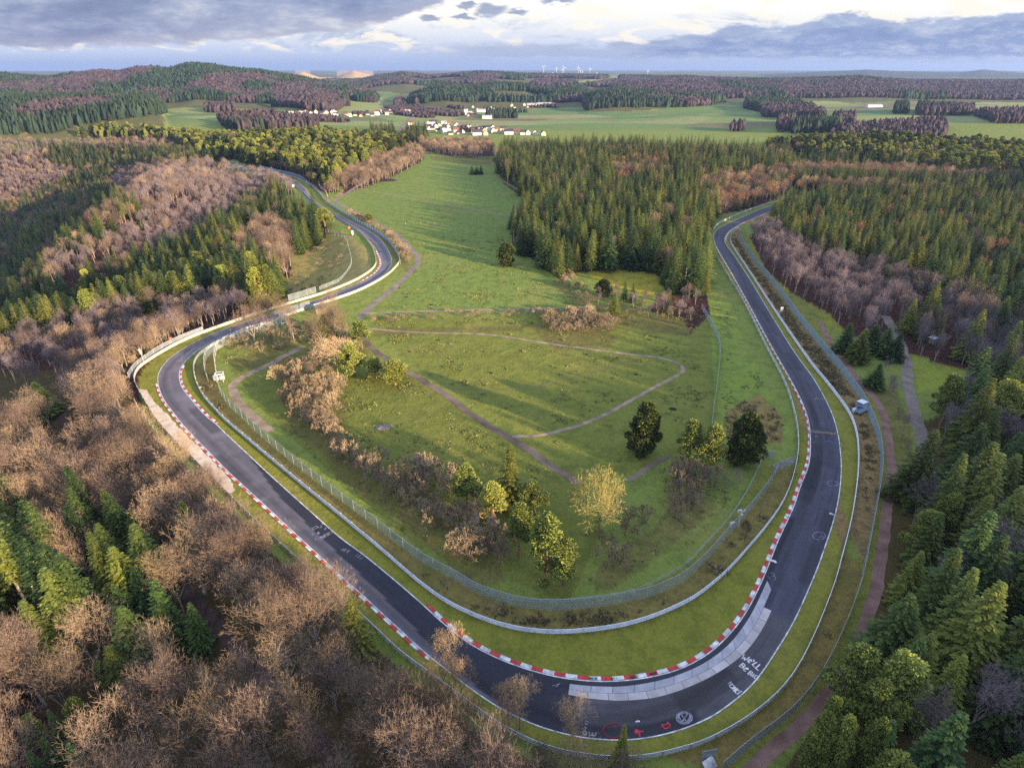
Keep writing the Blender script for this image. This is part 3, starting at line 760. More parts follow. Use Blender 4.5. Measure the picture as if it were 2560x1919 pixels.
# the middle joint runs between the two edges
part = [np.argmin(np.hypot(*(HI - p).T)) for p in LO]
MID = smooth_line(.5 * (LO + HI[part]), 2); MID = resample(MID, .2)[0]
MIDX = np.vstack([MID, resample(ground(hi2[:, 0], hi2[:, 1])[:, :2], .2)[0]])
MIDX = resample(smooth_line(MIDX[::10], 1), .2)[0]
sv_, sq_, sc_ = [], [], []
def slabs(P1, P2, step, shade):
    n1 = max(2, int(len(P1) * .2 / step))
    a, _ = resample(P1, n=n1 * 4 + 1); b, _ = resample(P2, n=n1 * 4 + 1)
    for q in range(n1):
        for h_ in range(4):
            i0, i1 = q * 4 + h_, q * 4 + h_ + 1
            f0 = .012 if h_ == 0 else 0; f1 = .012 if h_ == 3 else 0
            A0, B0 = a[i0] * (1 - f0 * 4) + a[i1] * f0 * 4, b[i0] * (1 - f0 * 4) + b[i1] * f0 * 4
            A1, B1 = a[i1] * (1 - f1 * 4) + a[i0] * f1 * 4, b[i1] * (1 - f1 * 4) + b[i0] * f1 * 4
            g_ = .012
            quad = [A0 + (B0 - A0) * g_, A1 + (B1 - A1) * g_, B1 + (A1 - B1) * g_, B0 + (A0 - B0) * g_]
            if h_ == 0: cc = np.array(shade) * rng.uniform(.82, 1.12)
            o_ = len(sv_) * 1
            for p in quad: sv_.append(p); sc_.append(cc)
            sq_.append([o_, o_ + 1, o_ + 2, o_ + 3])
slabs(LO, MID, 2.9, (.4, .37, .36)); slabs(MIDX, HI, 3.1, (.33, .325, .36))
XY = np.array(sv_)
me = make_mesh('concrete_paving', np.column_stack([XY, T(XY[:, 0], XY[:, 1]) + .07]), [np.array(sq_)], [M['slab']], attrs={'col': np.column_stack([np.array(sc_), np.ones(len(sc_))])})
o = add('concrete_paving', me, track); o['label'] = 'pale grey concrete slabs set along the inside of the hairpin'

# ---------------------------------------------------------------- paths, lanes, gravel
def path(name, txt, wd, mat, label, cat, z=.03, jag=.28, margin=1.0):
    P = wline(S(txt), 1.5, 2)
    _, nr = normals(P)
    nz = (fbm(P[:, 0] / 4, P[:, 1] / 4, 3) - .5) * 2 * jag * wd
    L = P - nr * (wd / 2 + nz)[:, None]; Rr = P + nr * (wd / 2 - nz * .7)[:, None]
    V = np.empty((3 * len(P), 3)); V[0::3, :2] = L; V[1::3, :2] = P; V[2::3, :2] = Rr
    V[:, 2] = T(V[:, 0], V[:, 1]) + z
    i = np.arange(len(P) - 1) * 3
    Q = np.concatenate([np.stack([i, i + 1, i + 4, i + 3], -1), np.stack([i + 1, i + 2, i + 5, i + 4], -1)])
    tag(add(name, make_mesh(name, V, [Q], [mat])), label, cat, kind='structure')
    PATHS.append((P, wd, margin))
PATHS = []
LANE = "836,498 842,507 858,515 890,532 930,552 980.5,578 1003.5,597 1024,617.7 1041.5,638 1046,650 1041.5,662.5 1024,683 1003.5,703 976,726 953,744 928,765 905,785 898,796"
path('lane', LANE, 2.8, M['lane'], 'grey field lane bending round outside the S-bend', 'lane')
path('path', "905,783 922,783 1015.5,779 1132,777 1249,773 1365,771 1474,767", 1.5, M['dirt'], 'narrow pale path between hedges across the meadow', 'path')
path('lane', "900,800 905,830 912,855 938,878 973,902 1031,935 1078,962 1132,1001 1190.5,1044 1249,1079 1307,1114 1358,1149 1404,1180 1451,1211", 2.1, M['darkpath'], 'dark straight track running diagonally over the hairpin meadow', 'track', .034)
path('path', "918,822 960,825 1015.5,829.6 1113,833.5 1202,833.5 1288,845 1385,861 1482,874 1560,884 1637.6,892 1676.5,899.6 1702,913 1709,925 1696,939 1637.6,966 1579,1001 1521,1032 1463,1059 1385,1081 1326.6,1092.5 1280,1090.5", 1.25, M['dirt'], 'light brown trail looping round the hairpin meadow', 'trail', .04)
path('path', "1085,966 1152,972 1249,974 1326.6,970 1404,952 1482,931 1560,904", 1.1, M['faint'], 'faint yellowish trail inside the trail loop', 'trail', .026, .3)
path('path', "872,479 895,470 976.6,488 1093,509 1190.5,524 1249,536 1284,540", 1.2, M['dirt'], 'thin pale trail crossing the long meadow', 'trail')
path('lane', "1062,368 1040,384 1015.5,397 957,425 903,459 872,480 850,491 838,498", 3.0, M['lane'], 'lane along the sunlit edge of the pine wood', 'lane', .038)
path('path', "1233,405 1240,425 1245,439 1250,447 1268,459 1288,470 1326,495", 2.6, M['faint'], 'pale strip along the foot of the spruce block', 'trail')
path('path', "2050,804 2061.6,831.6 2089,874 2120,917 2139,943 2166.6,974 2194,1005 2213,1051.6 2225,1106 2229,1149 2225,1203 2221,1250 2213,1304 2205,1367 2194,1417 2190,1478 2174,1528 2151,1606 2120,1664 2085,1715 2030,1790 1941,1867 1886,1917 1850,1950", 1.9, M['pinkdirt'], 'reddish dirt track outside the right-hand fence', 'dirt track')
path('lane', "2215,790 2229,816 2244,847 2264,890 2266,930 2268,958 2281,1016.6 2299,1075 2314,1133 2320,1180 2322,1230 2326,1290", 3.0, M['lane'], 'grey forest lane along the right clearing', 'lane')
path('path', "150,1030 171,1071 198,1118 229,1164 264,1223 330,1290 385,1360 435.5,1423 466.6,1474 498,1513 560,1590 640,1680 719,1762 774,1820 828,1902 850,1950", 2.3, M['forestpath'], 'dark forest path through the lower left wood', 'forest path', .03, .3, -.3)
path('path', "758,866 720,885 680,909 640,926 605,943 582,958 580,975 591,1001 612,1024 637.6,1046 680,1077", 2.4, M['dirt'], 'brown dirt track behind the first curve', 'dirt track', .036, .3)
path('path', "1567.6,1203 1590,1188 1618,1172 1645,1155 1668.7,1141", 1.4, M['darkpath'], 'dark wet ditch beside the golden tree', 'ditch', .03, .4)
path('path', "1936,1168 1960,1160 1980,1152", 1.5, M['dirt'], 'worn brown patch behind the cross fence', 'path')
def patch(name, P, mat, label, cat, z, parent=None):
    W = smooth_line(np.vstack([P, P[:1]]), 2)[:-1]
    c = W.mean(0)
    rings = [c + (W - c) * f for f in (1, .75, .5, .25, .02)]
    V = np.vstack(rings); n = len(W)
    V = np.column_stack([V, T(V[:, 0], V[:, 1]) + z])
    Q = np.array([[r * n + a, r * n + (a + 1) % n, (r + 1) * n + (a + 1) % n, (r + 1) * n + a] for r in range(4) for a in range(n)])
    return add(name, make_mesh(name, V, [Q], [mat]), parent)
# gravel run-off: a strip between two edges with ragged borders
gl_ = wline(S("346,972 352,982 366,1008 389,1047 428,1093 467,1130 505,1169 544,1207 570,1232"), .5)
gr_ = wline(S("369,975 383,1001 420,1038 451,1072 505,1126 552,1170 577,1202 585,1218 584,1232"), .5)
n_ = 160
a_, _ = resample(gl_, n=n_); b_, _ = resample(gr_, n=n_)
jit = ((fbm(np.arange(n_) / 4., np.zeros(n_), 4) - .5) * 1.2)[:, None]
dirv = b_ - a_; dirv /= np.linalg.norm(dirv, axis=1)[:, None] + 1e-6
b_ = b_ + dirv * jit
f_ = np.linspace(0, 1, 5)
G = a_[:, None] * (1 - f_)[None, :, None] + b_[:, None] * f_[None, :, None]
G = G.reshape(-1, 2)
i = np.arange(n_ - 1)[:, None] * 5; j = np.arange(4)[None]
Q = np.stack([i + j, i + j + 1, i + 6 + j, i + 5 + j], -1).reshape(-1, 4)
tag(add('gravel_trap', make_mesh('gravel_trap', np.column_stack([G, T(G[:, 0], G[:, 1]) + .035]), [Q], [M['gravel']])), 'pale gravel run-off strip outside the first curve', 'gravel trap', kind='structure')

# far valley road
path('road', "1000,345 1002,335 1010,318 1022,306 1030,298 1036,291 1046,286 1075,283 1130,282", 9, M['lane'], 'grey valley road bending between the villages', 'road', .3, .05)
# ---------------------------------------------------------------- kerbs
def kerb(P, side, label, phase=0, width=.9, block=1.75, narrow=None):
    """side +1: right of travel"""
    _, nr = normals(P)
    n = len(P)
    wd = np.full(n, width)
    if narrow: wd = width + (narrow[1] - width) * ss(narrow[0] - .05, narrow[0] + .05, np.linspace(0, 1, n))
    E0 = P + nr * side * .14; E1 = P + nr * side * (.14 + wd)[:, None]
    z = T(P[:, 0], P[:, 1])
    V = np.empty((n, 4, 3))
    V[:, 0, :2] = E0; V[:, 1, :2] = E0; V[:, 2, :2] = E1; V[:, 3, :2] = E1
    V[:, 0, 2] = z; V[:, 1, 2] = z + .075; V[:, 2, 2] = z + .12; V[:, 3, 2] = z - .05
    s = np.concatenate([[0], np.cumsum(np.hypot(*(P[1:] - P[:-1]).T))])
    Q = []; m = []
    for i in range(n - 1):
        for k in range(3):
            a = i * 4 + k
            q = [a, a + 1, a + 5, a + 4] if side < 0 else [a, a + 4, a + 5, a + 1]
            Q.append(q); m.append(int(s[i] / block + phase) % 2)
    for i in (0, n - 1):
        Q.append([i * 4, i * 4 + 1, i * 4 + 2, i * 4 + 3]); m.append(0)
    me = make_mesh('kerb', V.reshape(-1, 3), [np.array(Q)], [M['white_paint'], M['red_paint']], [np.array(m)])
    return tag(add('kerb', me), label, 'kerb', 'red and white kerbs of the track')
def cut(P, p0, p1, step=.25):
    a, b = [int(np.argmin(np.hypot(*(P - ground(np.array([q[0]]), np.array([q[1]]))[0, :2]).T))) for q in (p0, p1)]
    a, b = min(a, b), max(a, b)
    return resample(P[a:b + 1], step)[0]
kerb(cut(OUTW, (394, 958), (1078, 1647)), 1, 'red and white kerb on the outside of the left straight, beside the gravel strip', width=.46)
kerb(cut(PB, (455, 914), (538, 1057)), -1, 'short red and white kerb on the inside of the first left curve', width=.5)
hair = kerb(cut(PB, (1062, 1514), (1792, 619)), -1, 'long red and white kerb inside the hairpin and up the right straight', 1, .6, narrow=(.4, .29))
kerb(cut(PB, (1815, 602), (1815, 602)) if False else cut(OUTW, (1811, 602), (1906, 537)), 1, 'far red and white kerb on the last bend before the plantation', width=.55)
kerb(cut(OUTW, (943, 628), (903, 705)), 1, 'red and white kerb inside the far S-bend', width=.6)

# ---------------------------------------------------------------- guard rails
def wbeam(P, side, zs, off=0.0):
    """corrugated steel beams; side = which side of the line faces the track"""
    _, nr = normals(P)
    prof = [(0, 0), (.06, .04), (.06, .11), (0, .155), (.06, .2), (.06, .27), (0, .31), (-.025, .31), (-.025, 0)]
    z = T(P[:, 0], P[:, 1]); n = len(P); Vs = []; Qs = []; o = 0
    for z0 in zs:
        V = np.empty((n, len(prof), 3))
        for k, (d, h) in enumerate(prof):
            V[:, k, :2] = P + nr * side * (d + off); V[:, k, 2] = z + z0 + h
        i = np.arange(n - 1)[:, None] * len(prof); j = np.arange(len(prof))[None]; j2 = (j + 1) % len(prof)
        Qs.append(np.stack([i + j, i + j2, i + len(prof) + j2, i + len(prof) + j], -1).reshape(-1, 4) + o)
        Vs.append(V.reshape(-1, 3)); o += n * len(prof)
    return np.vstack(Vs), np.vstack(Qs)
_pm = MB(); _pm.box((0, 0, .55), (.12, .1, 1.15)); POST_ME = _pm.build('post', M['post'], link=False)
def guard_rail(txt_or_line, side, label, mat='galv', zs=(.08, .42, .76), every=4.0):
    P = wline(txt_or_line, .8, 2)
    mid = P[len(P) // 2]
    root = empty('guard_rail', (mid[0], mid[1], float(T(mid[0], mid[1]))))
    tag(root, label, 'guard rail', 'guard rails along the track')
    V, Q = wbeam(P, side, zs)
    V = V - np.array(root.location)
    add('rail', make_mesh('rail', V, [Q], [M[mat]]), root)
    Pp, _ = resample(P, every); _, nr = normals(Pp)
    key = np.hypot(Pp[:, 0], Pp[:, 1]); order = np.argsort(key)
    rest = MB()
    for q in order[:100]:
        c = Pp[q] - nr[q] * side * .11
        o = add('post', POST_ME, root)
        o.location = (c[0] - root.location.x, c[1] - root.location.y, float(T(c[0], c[1])) - root.location.z)
        o.rotation_euler = (0, 0, math.atan2(nr[q][1], nr[q][0]))
    if len(order) > 100:
        for q in order[100:]:
            c = Pp[q] - nr[q] * side * .11
            rest.box((c[0] - root.location.x, c[1] - root.location.y, float(T(c[0], c[1])) - root.location.z + .55), (.12, .1, 1.15), math.atan2(nr[q][1], nr[q][0]))
        o = rest.build('fence_posts', M['post'], root); o['kind'] = 'stuff'
    LINES.append(P)
    return root
LINES = []
guard_rail(GR1A, -1, 'pale guard rail on the outside from the far S-bend round the first curve', 'pale_rail')
guard_rail(GR1B, -1, 'long guard rail round the outside of the hairpin and up the right straight')
guard_rail(GR2, 1, 'guard rail round the inside of the hairpin, between two grass verges')
guard_rail(GR3, 1, 'guard rail on the meadow side of the far S-bend', 'pale_rail')
guard_rail(GR4, 1, 'short pale rail above the far right bend', 'pale_rail', (.1, .45, .8))

# ---------------------------------------------------------------- wire fences
def fence(line, h, label, mat='mesh', every=4.0, rail_mat='post', top=True, group='wire fences along the track', post_r=.055, rails=None, brace=False):
    P = wline(line, 1.0, 2)
    mid = P[len(P) // 2]
    root = empty('wire_fence', (mid[0], mid[1], float(T(mid[0], mid[1]))))
    tag(root, label, 'fence', group)
    loc = np.array(root.location)
    z = T(P[:, 0], P[:, 1]); n = len(P)
    if mat:
        V = np.empty((2 * n, 3)); V[0::2, :2] = P; V[1::2, :2] = P; V[0::2, 2] = z + .05; V[1::2, 2] = z + h - .03
        i = np.arange(n - 1) * 2
        add('wire_mesh', make_mesh('wire_mesh', V - loc, [np.stack([i, i + 2, i + 3, i + 1], -1)], [M[mat]]), root)
    for hz in (rails or ([h] if top else [])):
        a = np.column_stack([P, z + hz]) - loc
        Vp, Qp = prisms(a[:-1], a[1:], np.full(n - 1, .035), np.full(n - 1, .035), 4)
        add('top_rail', make_mesh('top_rail', Vp, [Qp], [M[rail_mat]]), root)
    mb = MB(); mb.tube((0, 0, -.1), (0, 0, h + .12), post_r, n=6)
    pme = mb.build('post', M[rail_mat], link=False)
    Pp, _ = resample(P, every)
    order = np.argsort(np.hypot(Pp[:, 0], Pp[:, 1])); rest = MB()
    for k, q in enumerate(order):
        c = np.array([*Pp[q], float(T(*Pp[q]))]) - loc
        if k < 100:
            o = add('post', pme, root); o.location = c
        else:
            rest.tube(c, c + [0, 0, h], post_r, n=4)
    if len(order) > 100:
        o = rest.build('fence_posts', M[rail_mat], root); o['kind'] = 'stuff'
    LINES.append(P)
    return root
fence(F1, 2.5, 'tall wire fence round the island inside the hairpin')
fence(F1B, 1.1, 'low railing just behind the tall hairpin fence', None, 3.5, 'green_pipe', rails=[.55, 1.1])
fence(F2, 2.6, 'blue-grey wire fence outside the right straight and hairpin', 'mesh_blue')
fence(F3, 1.8, 'lone fence dividing the meadow from the strip beside the right straight', 'mesh_blue', 3.5)
fence(F4, 2.2, 'wire fence behind the pale rail of the first curve', 'mesh')
fence(F5, 2.3, 'wire fence along the meadow side of the far S-bend', 'mesh_blue')
fence(F6, 1.7, 'thin wire fence round the dry grass inside the S-bend', 'mesh_thin', 4, 'green_pipe')
fence(F8, 2.6, 'grey wire fence between the left run of the track and the bushes', 'mesh')
fence(S("723.5,757 757,747 791,736"), 3.2, 'short high catch fence above the left run of the track', 'mesh_thin', 4, 'post')
fence(S("684,797 715,789 745,780 776,770.5"), 3.0, 'high catch fence on the inner side of the left run', 'mesh_thin', 4, 'post')
fence(S("337.6,1004 347,1022 365,1048 393,1082"), 1.0, 'low rail in the wood behind the gravel strip', None, 3, 'pale_rail', rails=[.5, .95])
fence(S("1929,1183 1945,1177 1965,1168 1988,1159"), 2.4, 'cross fence joining the hairpin fence to the guard rail', 'mesh', 3)
fence(S("1904,1142 1920,1146 1935,1150"), 2.2, 'wire gate panel at the end of the low railing', 'mesh', 3)
fence(S("796,454 800,471 814,478 820,494"), 2.0, 'stepped fence by the junction of the lanes', 'mesh_thin', 4, 'pale_rail')
fence(S("1014,561 1040,560 1066,560 1092,561 1150,568 1200,576"), 1.1, 'line of little white posts across the long meadow', None, 4.5, 'white_paint', top=False, post_r=.06)
fence(S("1752,1905 1766,1902 1785,1899"), 2.4, 'blue-green gate panel by the outer rail at the bottom edge', 'mesh_blue', 3, 'green_pipe')

# ---------------------------------------------------------------- marks painted on the track
def strokes(lines, o, k, width, mat, label, z=.085, name='painted_mark'):
    """lines: strokes in pixels of an enlargement whose corner is o and scale k"""
    Vs, Qs, c = [], [], 0
    for L in lines:
        a = np.array(L, float) / k + np.array(o)
        W = ground(a[:, 0], a[:, 1])[:, :2]
        for p, q in zip(W[:-1], W[1:]):
            d = q - p; l = np.linalg.norm(d)
            if l < 1e-4: continue
            d /= l; nr = np.array([d[1], -d[0]]) * width / 2
            p2, q2 = p - d * width * .35, q + d * width * .35
            for e in (p2 - nr, p2 + nr, q2 + nr, q2 - nr): Vs.append(e)
            Qs.append([c, c + 1, c + 2, c + 3]); c += 4
    V = np.array(Vs); zz = T(V[:, 0], V[:, 1]) + z + np.repeat(np.arange(len(Qs)) * .00015, 4)
    ob = add(name, make_mesh(name, np.column_stack([V, zz]), [np.array(Qs)], [mat]), track)
    ob['label'] = label
    return ob
def circ(cx, cy, rx, ry, a0=0, a1=360, n=28):
    return [(cx + rx * math.cos(math.radians(t)), cy + ry * math.sin(math.radians(t))) for t in np.linspace(a0, a1, n)]
O2, K2 = (1820, 1610), 11.84
strokes([[(475, 300), (410, 425), (500, 395), (478, 470), (560, 445), (630, 380)], [(585, 492), (700, 500), (690, 458), (630, 452), (580, 500), (598, 540), (640, 545)], [(755, 460), (778, 485), (758, 512)],
         [(845, 540), (712, 605), (775, 670)], [(938, 605), (808, 715), (890, 775)]], O2, K2, .17, M['white_paint'], "hand-painted white words WE'LL")
strokes([[(440, 565), (325, 655)], [(440, 565), (500, 612), (490, 655), (405, 630)], [(405, 630), (460, 672), (430, 706), (325, 655)], [(475, 730), (592, 747), (590, 712), (525, 703), (460, 742), (468, 785), (510, 802)]], O2, K2, .17, M['white_paint'], 'hand-painted white word BE')
strokes([[(665, 795), (582, 878)], [(665, 795), (722, 832), (718, 866), (640, 845)], [(640, 845), (688, 880), (668, 912), (582, 878)], [(675, 945), (775, 880), (722, 978)], [(705, 920), (750, 945)], [(850, 922), (800, 938), (770, 1000), (800, 1026)],
         [(890, 958), (828, 1055)], [(905, 1000), (850, 1008), (872, 1062)]], O2, K2, .15, M['white_paint'], 'hand-painted white word BACK')
strokes([[(88, 1115), (4, 1165)], [(132, 1168), (30, 1225)], [(46, 1140), (85, 1195)], [(150, 1208), (192, 1250), (140, 1302), (60, 1278), (50, 1235), (110, 1200), (150, 1208)], [(120, 1330), (212, 1265), (165, 1388), (258, 1300)],
         [(292, 1325), (160, 1398)], [(332, 1370), (212, 1370), (222, 1448)], [(398, 1390), (300, 1452)], [(262, 1472), (290, 1480)]], O2, K2, .16, M['white_paint'], 'hand-painted white word HONK!')
O3, K3 = (1420, 1740), 6.506
strokes([circ(1890, 352, 130, 98), circ(1890, 352, 104, 76)], O3, K3, .15, M['grey_paint'], 'white roundel painted on the track')
strokes([[(1828, 268), (1872, 345), (1905, 345), (1955, 270)], [(1793, 310), (1848, 425), (1890, 362), (1935, 428), (1990, 320)]], O3, K3, .17, M['grey_paint'], 'the letters VW inside the painted roundel', .088)
strokes([[(1525, 465), (1610, 458), (1617, 422), (1652, 450), (1652, 508), (1578, 526), (1540, 492), (1525, 465)]], O3, K3, .17, M['red_graffiti'], 'red angular outline painted near the outer line')
strokes([circ(1118, 572, 22, 22), circ(1118, 572, 10, 10), [(1150, 575), (1212, 572)], [(1160, 600), (1165, 645)]], O3, K3, .24, M['red_graffiti'], 'red blob with two tails painted near the outer line')
strokes([circ(735, 560, 170, 112)], O3, K3, .16, M['dark_red'], 'thin faded red circle painted on the track')
strokes([[(1105, 418), (1125, 405), (1160, 408)]], O3, K3, .2, M['white_paint'], 'small white tick')
strokes([circ(272, 602, 30, 32), [(345, 585), (348, 640), (385, 640), (398, 598), (402, 642), (440, 645), (458, 590)]], O3, K3, .17, M['grey_paint'], 'white letters OW by the outer line')
strokes([[(285, 405), (330, 420)], [(270, 440), (315, 450), (280, 470)], [(270, 500), (300, 510), (275, 540)]], O3, K3, .12, M['grey_paint'], 'faint column of scribbles')
O5, K5 = (1900, 1180), 6.142
strokes([circ(1115, 176, 84, 44), circ(1140, 178, 58, 30, -80, 80)], O5, K5, .17, M['ring_paint'], 'pale ring painted on the right bend')
strokes([circ(905, 980, 96, 58), [(850, 985), (900, 1000), (960, 990)], [(940, 960), (970, 1000)]], O5, K5, .17, M['ring_paint'], 'second pale ring painted further down the right bend')
strokes([[(1078, 636), (1120, 648)], [(1120, 652), (1150, 658)]], O5, K5, .5, M['white_paint'], 'short thick white dash at the outer edge')
strokes([[(158, 1352), (200, 1364)], [(222, 1368), (238, 1385)]], O5, K5, .5, M['white_paint'], 'short thick white dash at the inner edge')
strokes([[(165, 1550), (210, 1550), (225, 1590), (180, 1595), (235, 1610), (240, 1650), (215, 1660)], [(120, 1600), (160, 1640)]], O5, K5, .14, M['ring_paint'], 'faint curled figure painted beside the slabs')
O1, K1 = (740, 1280), 11.05
strokes([[(430, 425), (492, 512)], [(455, 445), (565, 382)], [(492, 482), (610, 420)], [(568, 380), (622, 432)], [(680, 365), (712, 400), (690, 435), (655, 420)], [(715, 300), (765, 335)], [(745, 295), (730, 340)], [(770, 470), (840, 450)],
         [(800, 500), (830, 420)], [(935, 465), (992, 520), (950, 540)]], O1, K1, .13, M['grey_paint'], 'upper row of white scrawl on the left straight')
strokes([[(580, 720), (535, 732), (530, 775), (560, 790)], [(600, 695), (632, 752), (590, 775)], [(640, 745), (655, 690), (690, 735)], [(690, 735), (680, 672), (722, 718)], [(735, 660), (712, 690), (752, 705), (765, 672)], [(760, 640), (800, 690), (800, 610), (840, 650)],
         [(850, 590), (860, 625), (900, 610), (880, 575)], [(900, 560), (935, 575)], [(640, 800), (1040, 545)]], O1, K1, .13, M['grey_paint'], 'underlined row of white scrawl on the left straight')
strokes([[(410, 610), (470, 590), (440, 640), (520, 600)], [(600, 560), (650, 610)], [(640, 550), (605, 615)], [(590, 590), (660, 585)]], O1, K1, .13, M['grey_paint'], 'middle row of white scrawl on the left straight')
strokes([[(1240, 1050), (1330, 1010)], [(1280, 1075), (1390, 1010)], [(1320, 1085), (1420, 1040)], [(1400, 1110), (1500, 1060)], [(1420, 1130), (1450, 1050)], [(1640, 1225), (1720, 1170)], [(1700, 1260), (1800, 1190)], [(1760, 1300), (1850, 1260)]], O1, K1, .12, M['grey_paint'], 'faint white letters further down the left straight')
O8, K8 = (2000, 960), 7.9
r_ = random.Random(3)
row = [[(x, 925 + (x - 200) * .09 + r_.uniform(-14, 0)), (x + r_.uniform(-8, 14), 945 + (x - 200) * .09 + r_.uniform(0, 16))] for x in range(205, 740, 24)]
strokes(row + [[(290, 1030), (340, 1035)], [(300, 1045), (345, 1020)]], O8, K8, .14, M['yellow_paint'], 'row of worn yellowish letters across the right bend')
strokes([[(x, 305 + r_.uniform(-25, 10)), (x + 18, 275 + r_.uniform(-20, 20))] for x in range(300, 440, 22)], O8, K8, .14, M['yellow_paint'], 'smaller worn yellowish letters higher on the right bend')
strokes([[(520, 1125), (620, 1150), (720, 1165)], [(640, 1180), (720, 1185)]], O8, K8, .3, M['blue_paint'], 'faded blue smear on the right bend')
strokes([[(10, 350), (45, 340)], [(80, 330), (130, 320)], [(60, 360), (95, 345)]], (1380, 1660), 6.506, .12, M['grey_paint'], 'faint word before the slabs')
# small black letters on white kerb blocks
def kerb_text(x0, y0, x1, y1, n, seed):
    q = random.Random(seed); L = []
    for k in range(n):
        f = (k + .5) / n; x = x0 + (x1 - x0) * f; y = y0 + (y1 - y0) * f; w_ = abs(x1 - x0) / n * .36
        kind = q.choice('HZNIE')
        if kind == 'H': L += [[(x - w_, y - 14), (x - w_, y + 14)], [(x + w_, y - 14), (x + w_, y + 14)], [(x - w_, y), (x + w_, y)]]
        elif kind == 'Z': L += [[(x - w_, y - 14), (x + w_, y - 14), (x - w_, y + 14), (x + w_, y + 14)]]
        elif kind == 'N': L += [[(x - w_, y + 14), (x - w_, y - 14), (x + w_, y + 14), (x + w_, y - 14)]]
        elif kind == 'I': L += [[(x, y - 14), (x, y + 14)]]
        else: L += [[(x + w_, y - 14), (x - w_, y - 14), (x - w_, y + 14), (x + w_, y + 14)], [(x - w_, y), (x + w_, y)]]
    return L
for kk, b in enumerate([(605, 232, 735, 240, 5), (940, 236, 1070, 238, 4), (1260, 218, 1395, 212, 5), (1590, 165, 1700, 145, 5)]):
    o = strokes(kerb_text(*b, 10 + kk), (1380, 1660), 6.506, .07, M['black_paint'], 'small black letters on a white kerb block', .16, 'kerb_lettering')
    o.parent = hair
# ---------------------------------------------------------------- tree shapes: each is (trunk arrays, crown arrays), base at the origin, about 15 m tall
def card_quads(c, d, side, ln, wd):
    """leaf-sized quads: centre line from c along d, half width along side"""
    a = c - side * wd[:, None]; b = c + side * wd[:, None]
    e = c + d * ln[:, None] + side * (wd * .55)[:, None]; f = c + d * ln[:, None] - side * (wd * .55)[:, None]
    V = np.stack([a, b, e, f], 1).reshape(-1, 3)
    Q = np.arange(len(V)).reshape(-1, 4)
    return V, Q
def unit(v): return v / (np.linalg.norm(v, axis=1)[:, None] + 1e-9)
def trunk_arr(h, r, lean=.15, n=7, seg=6, g=None):
    g = g or rng
    z = np.linspace(0, h, seg + 1); off = np.cumsum(g.normal(0, lean, (seg + 1, 2)), 0); off[0] = 0
    P = np.column_stack([off * .5, z]); rr = r * (1 - z / h) ** .8 + .03
    P[0, 2] = -.6
    return prisms(P[:-1], P[1:], rr[:-1], rr[1:], n), P
def spruce(h=17., rmax=2.9, z0=.08, nw=26, droop=.32, seed=0, exp=.8):
    g = np.random.default_rng(seed)
    (tv, tq), TP = trunk_arr(h * .9, .0105 * h, .05, 6, 6, g)
    C, Dr, Sd, Ln, Wd, Ti = [], [], [], [], [], []
    zs = z0 + (1 - z0) * (np.linspace(0, 1, nw) ** 1.08)
    sect = g.uniform(.78, 1.15, 9)
    for t in zs:
        Rr = rmax * (1 - (t - z0) / (1 - z0)) ** exp * g.uniform(.82, 1.12) + .12
        if t < z0 + .12: Rr *= .8 + .2 * (t - z0) / .12
        nb = int(6 + 6 * Rr / rmax)
        a0 = g.uniform(0, 6.28)
        for b in range(nb):
            az = a0 + 6.283 * b / nb + g.normal(0, .16)
            R1 = Rr * sect[int(az / 6.2832 * 9) % 9] * g.uniform(.72, 1.12)
            out = np.array([math.cos(az), math.sin(az), 0]); per = np.array([-out[1], out[0], 0])
            up = .25 * (t - .4)
            m = max(3, int(R1 / .31)); tb = g.uniform(.1, .75)
            for k in range(m):
                f = (k + .35) / m
                if f < .08: continue
                dz = R1 * (up * f - droop * f * f + .16 * max(0, f - .75))
                p = out * R1 * f + np.array([0, 0, h * t + dz]) + g.normal(0, .05, 3)
                for sgn in (-1, 1):
                    d = out * .75 + per * sgn * (.85 - .35 * f) + np.array([0, 0, -.28 + g.normal(0, .15)])
                    C.append(p); Dr.append(d); Sd.append(np.cross(d, [0, 0, 1.]) + np.array([0, 0, g.normal(0, .35)]))
                    Ln.append((.3 + .3 * R1 * (1 - f * .55) * .36) * g.uniform(.7, 1.25)); Wd.append((.08 + .027 * R1) * g.uniform(.75, 1.3)); Ti.append(np.clip(tb + g.normal(0, .22), 0, 1))
            C.append(out * R1 * .9 + np.array([0, 0, h * t - R1 * droop * .75])); Dr.append(out + np.array([0, 0, -.1])); Sd.append(per); Ln.append(.3 + .08 * R1); Wd.append(.15); Ti.append(min(1, tb + .25))
    C, Dr, Sd = np.array(C), unit(np.array(Dr)), unit(np.array(Sd))
    V, Q = card_quads(C, Dr, Sd, np.array(Ln), np.array(Wd))
    V[:, :2] += np.stack([np.interp(V[:, 2], TP[:, 2], TP[:, k]) for k in (0, 1)], -1)
    return (tv, tq, np.full(len(tv), .35)), (V, Q, np.repeat(Ti, 4))
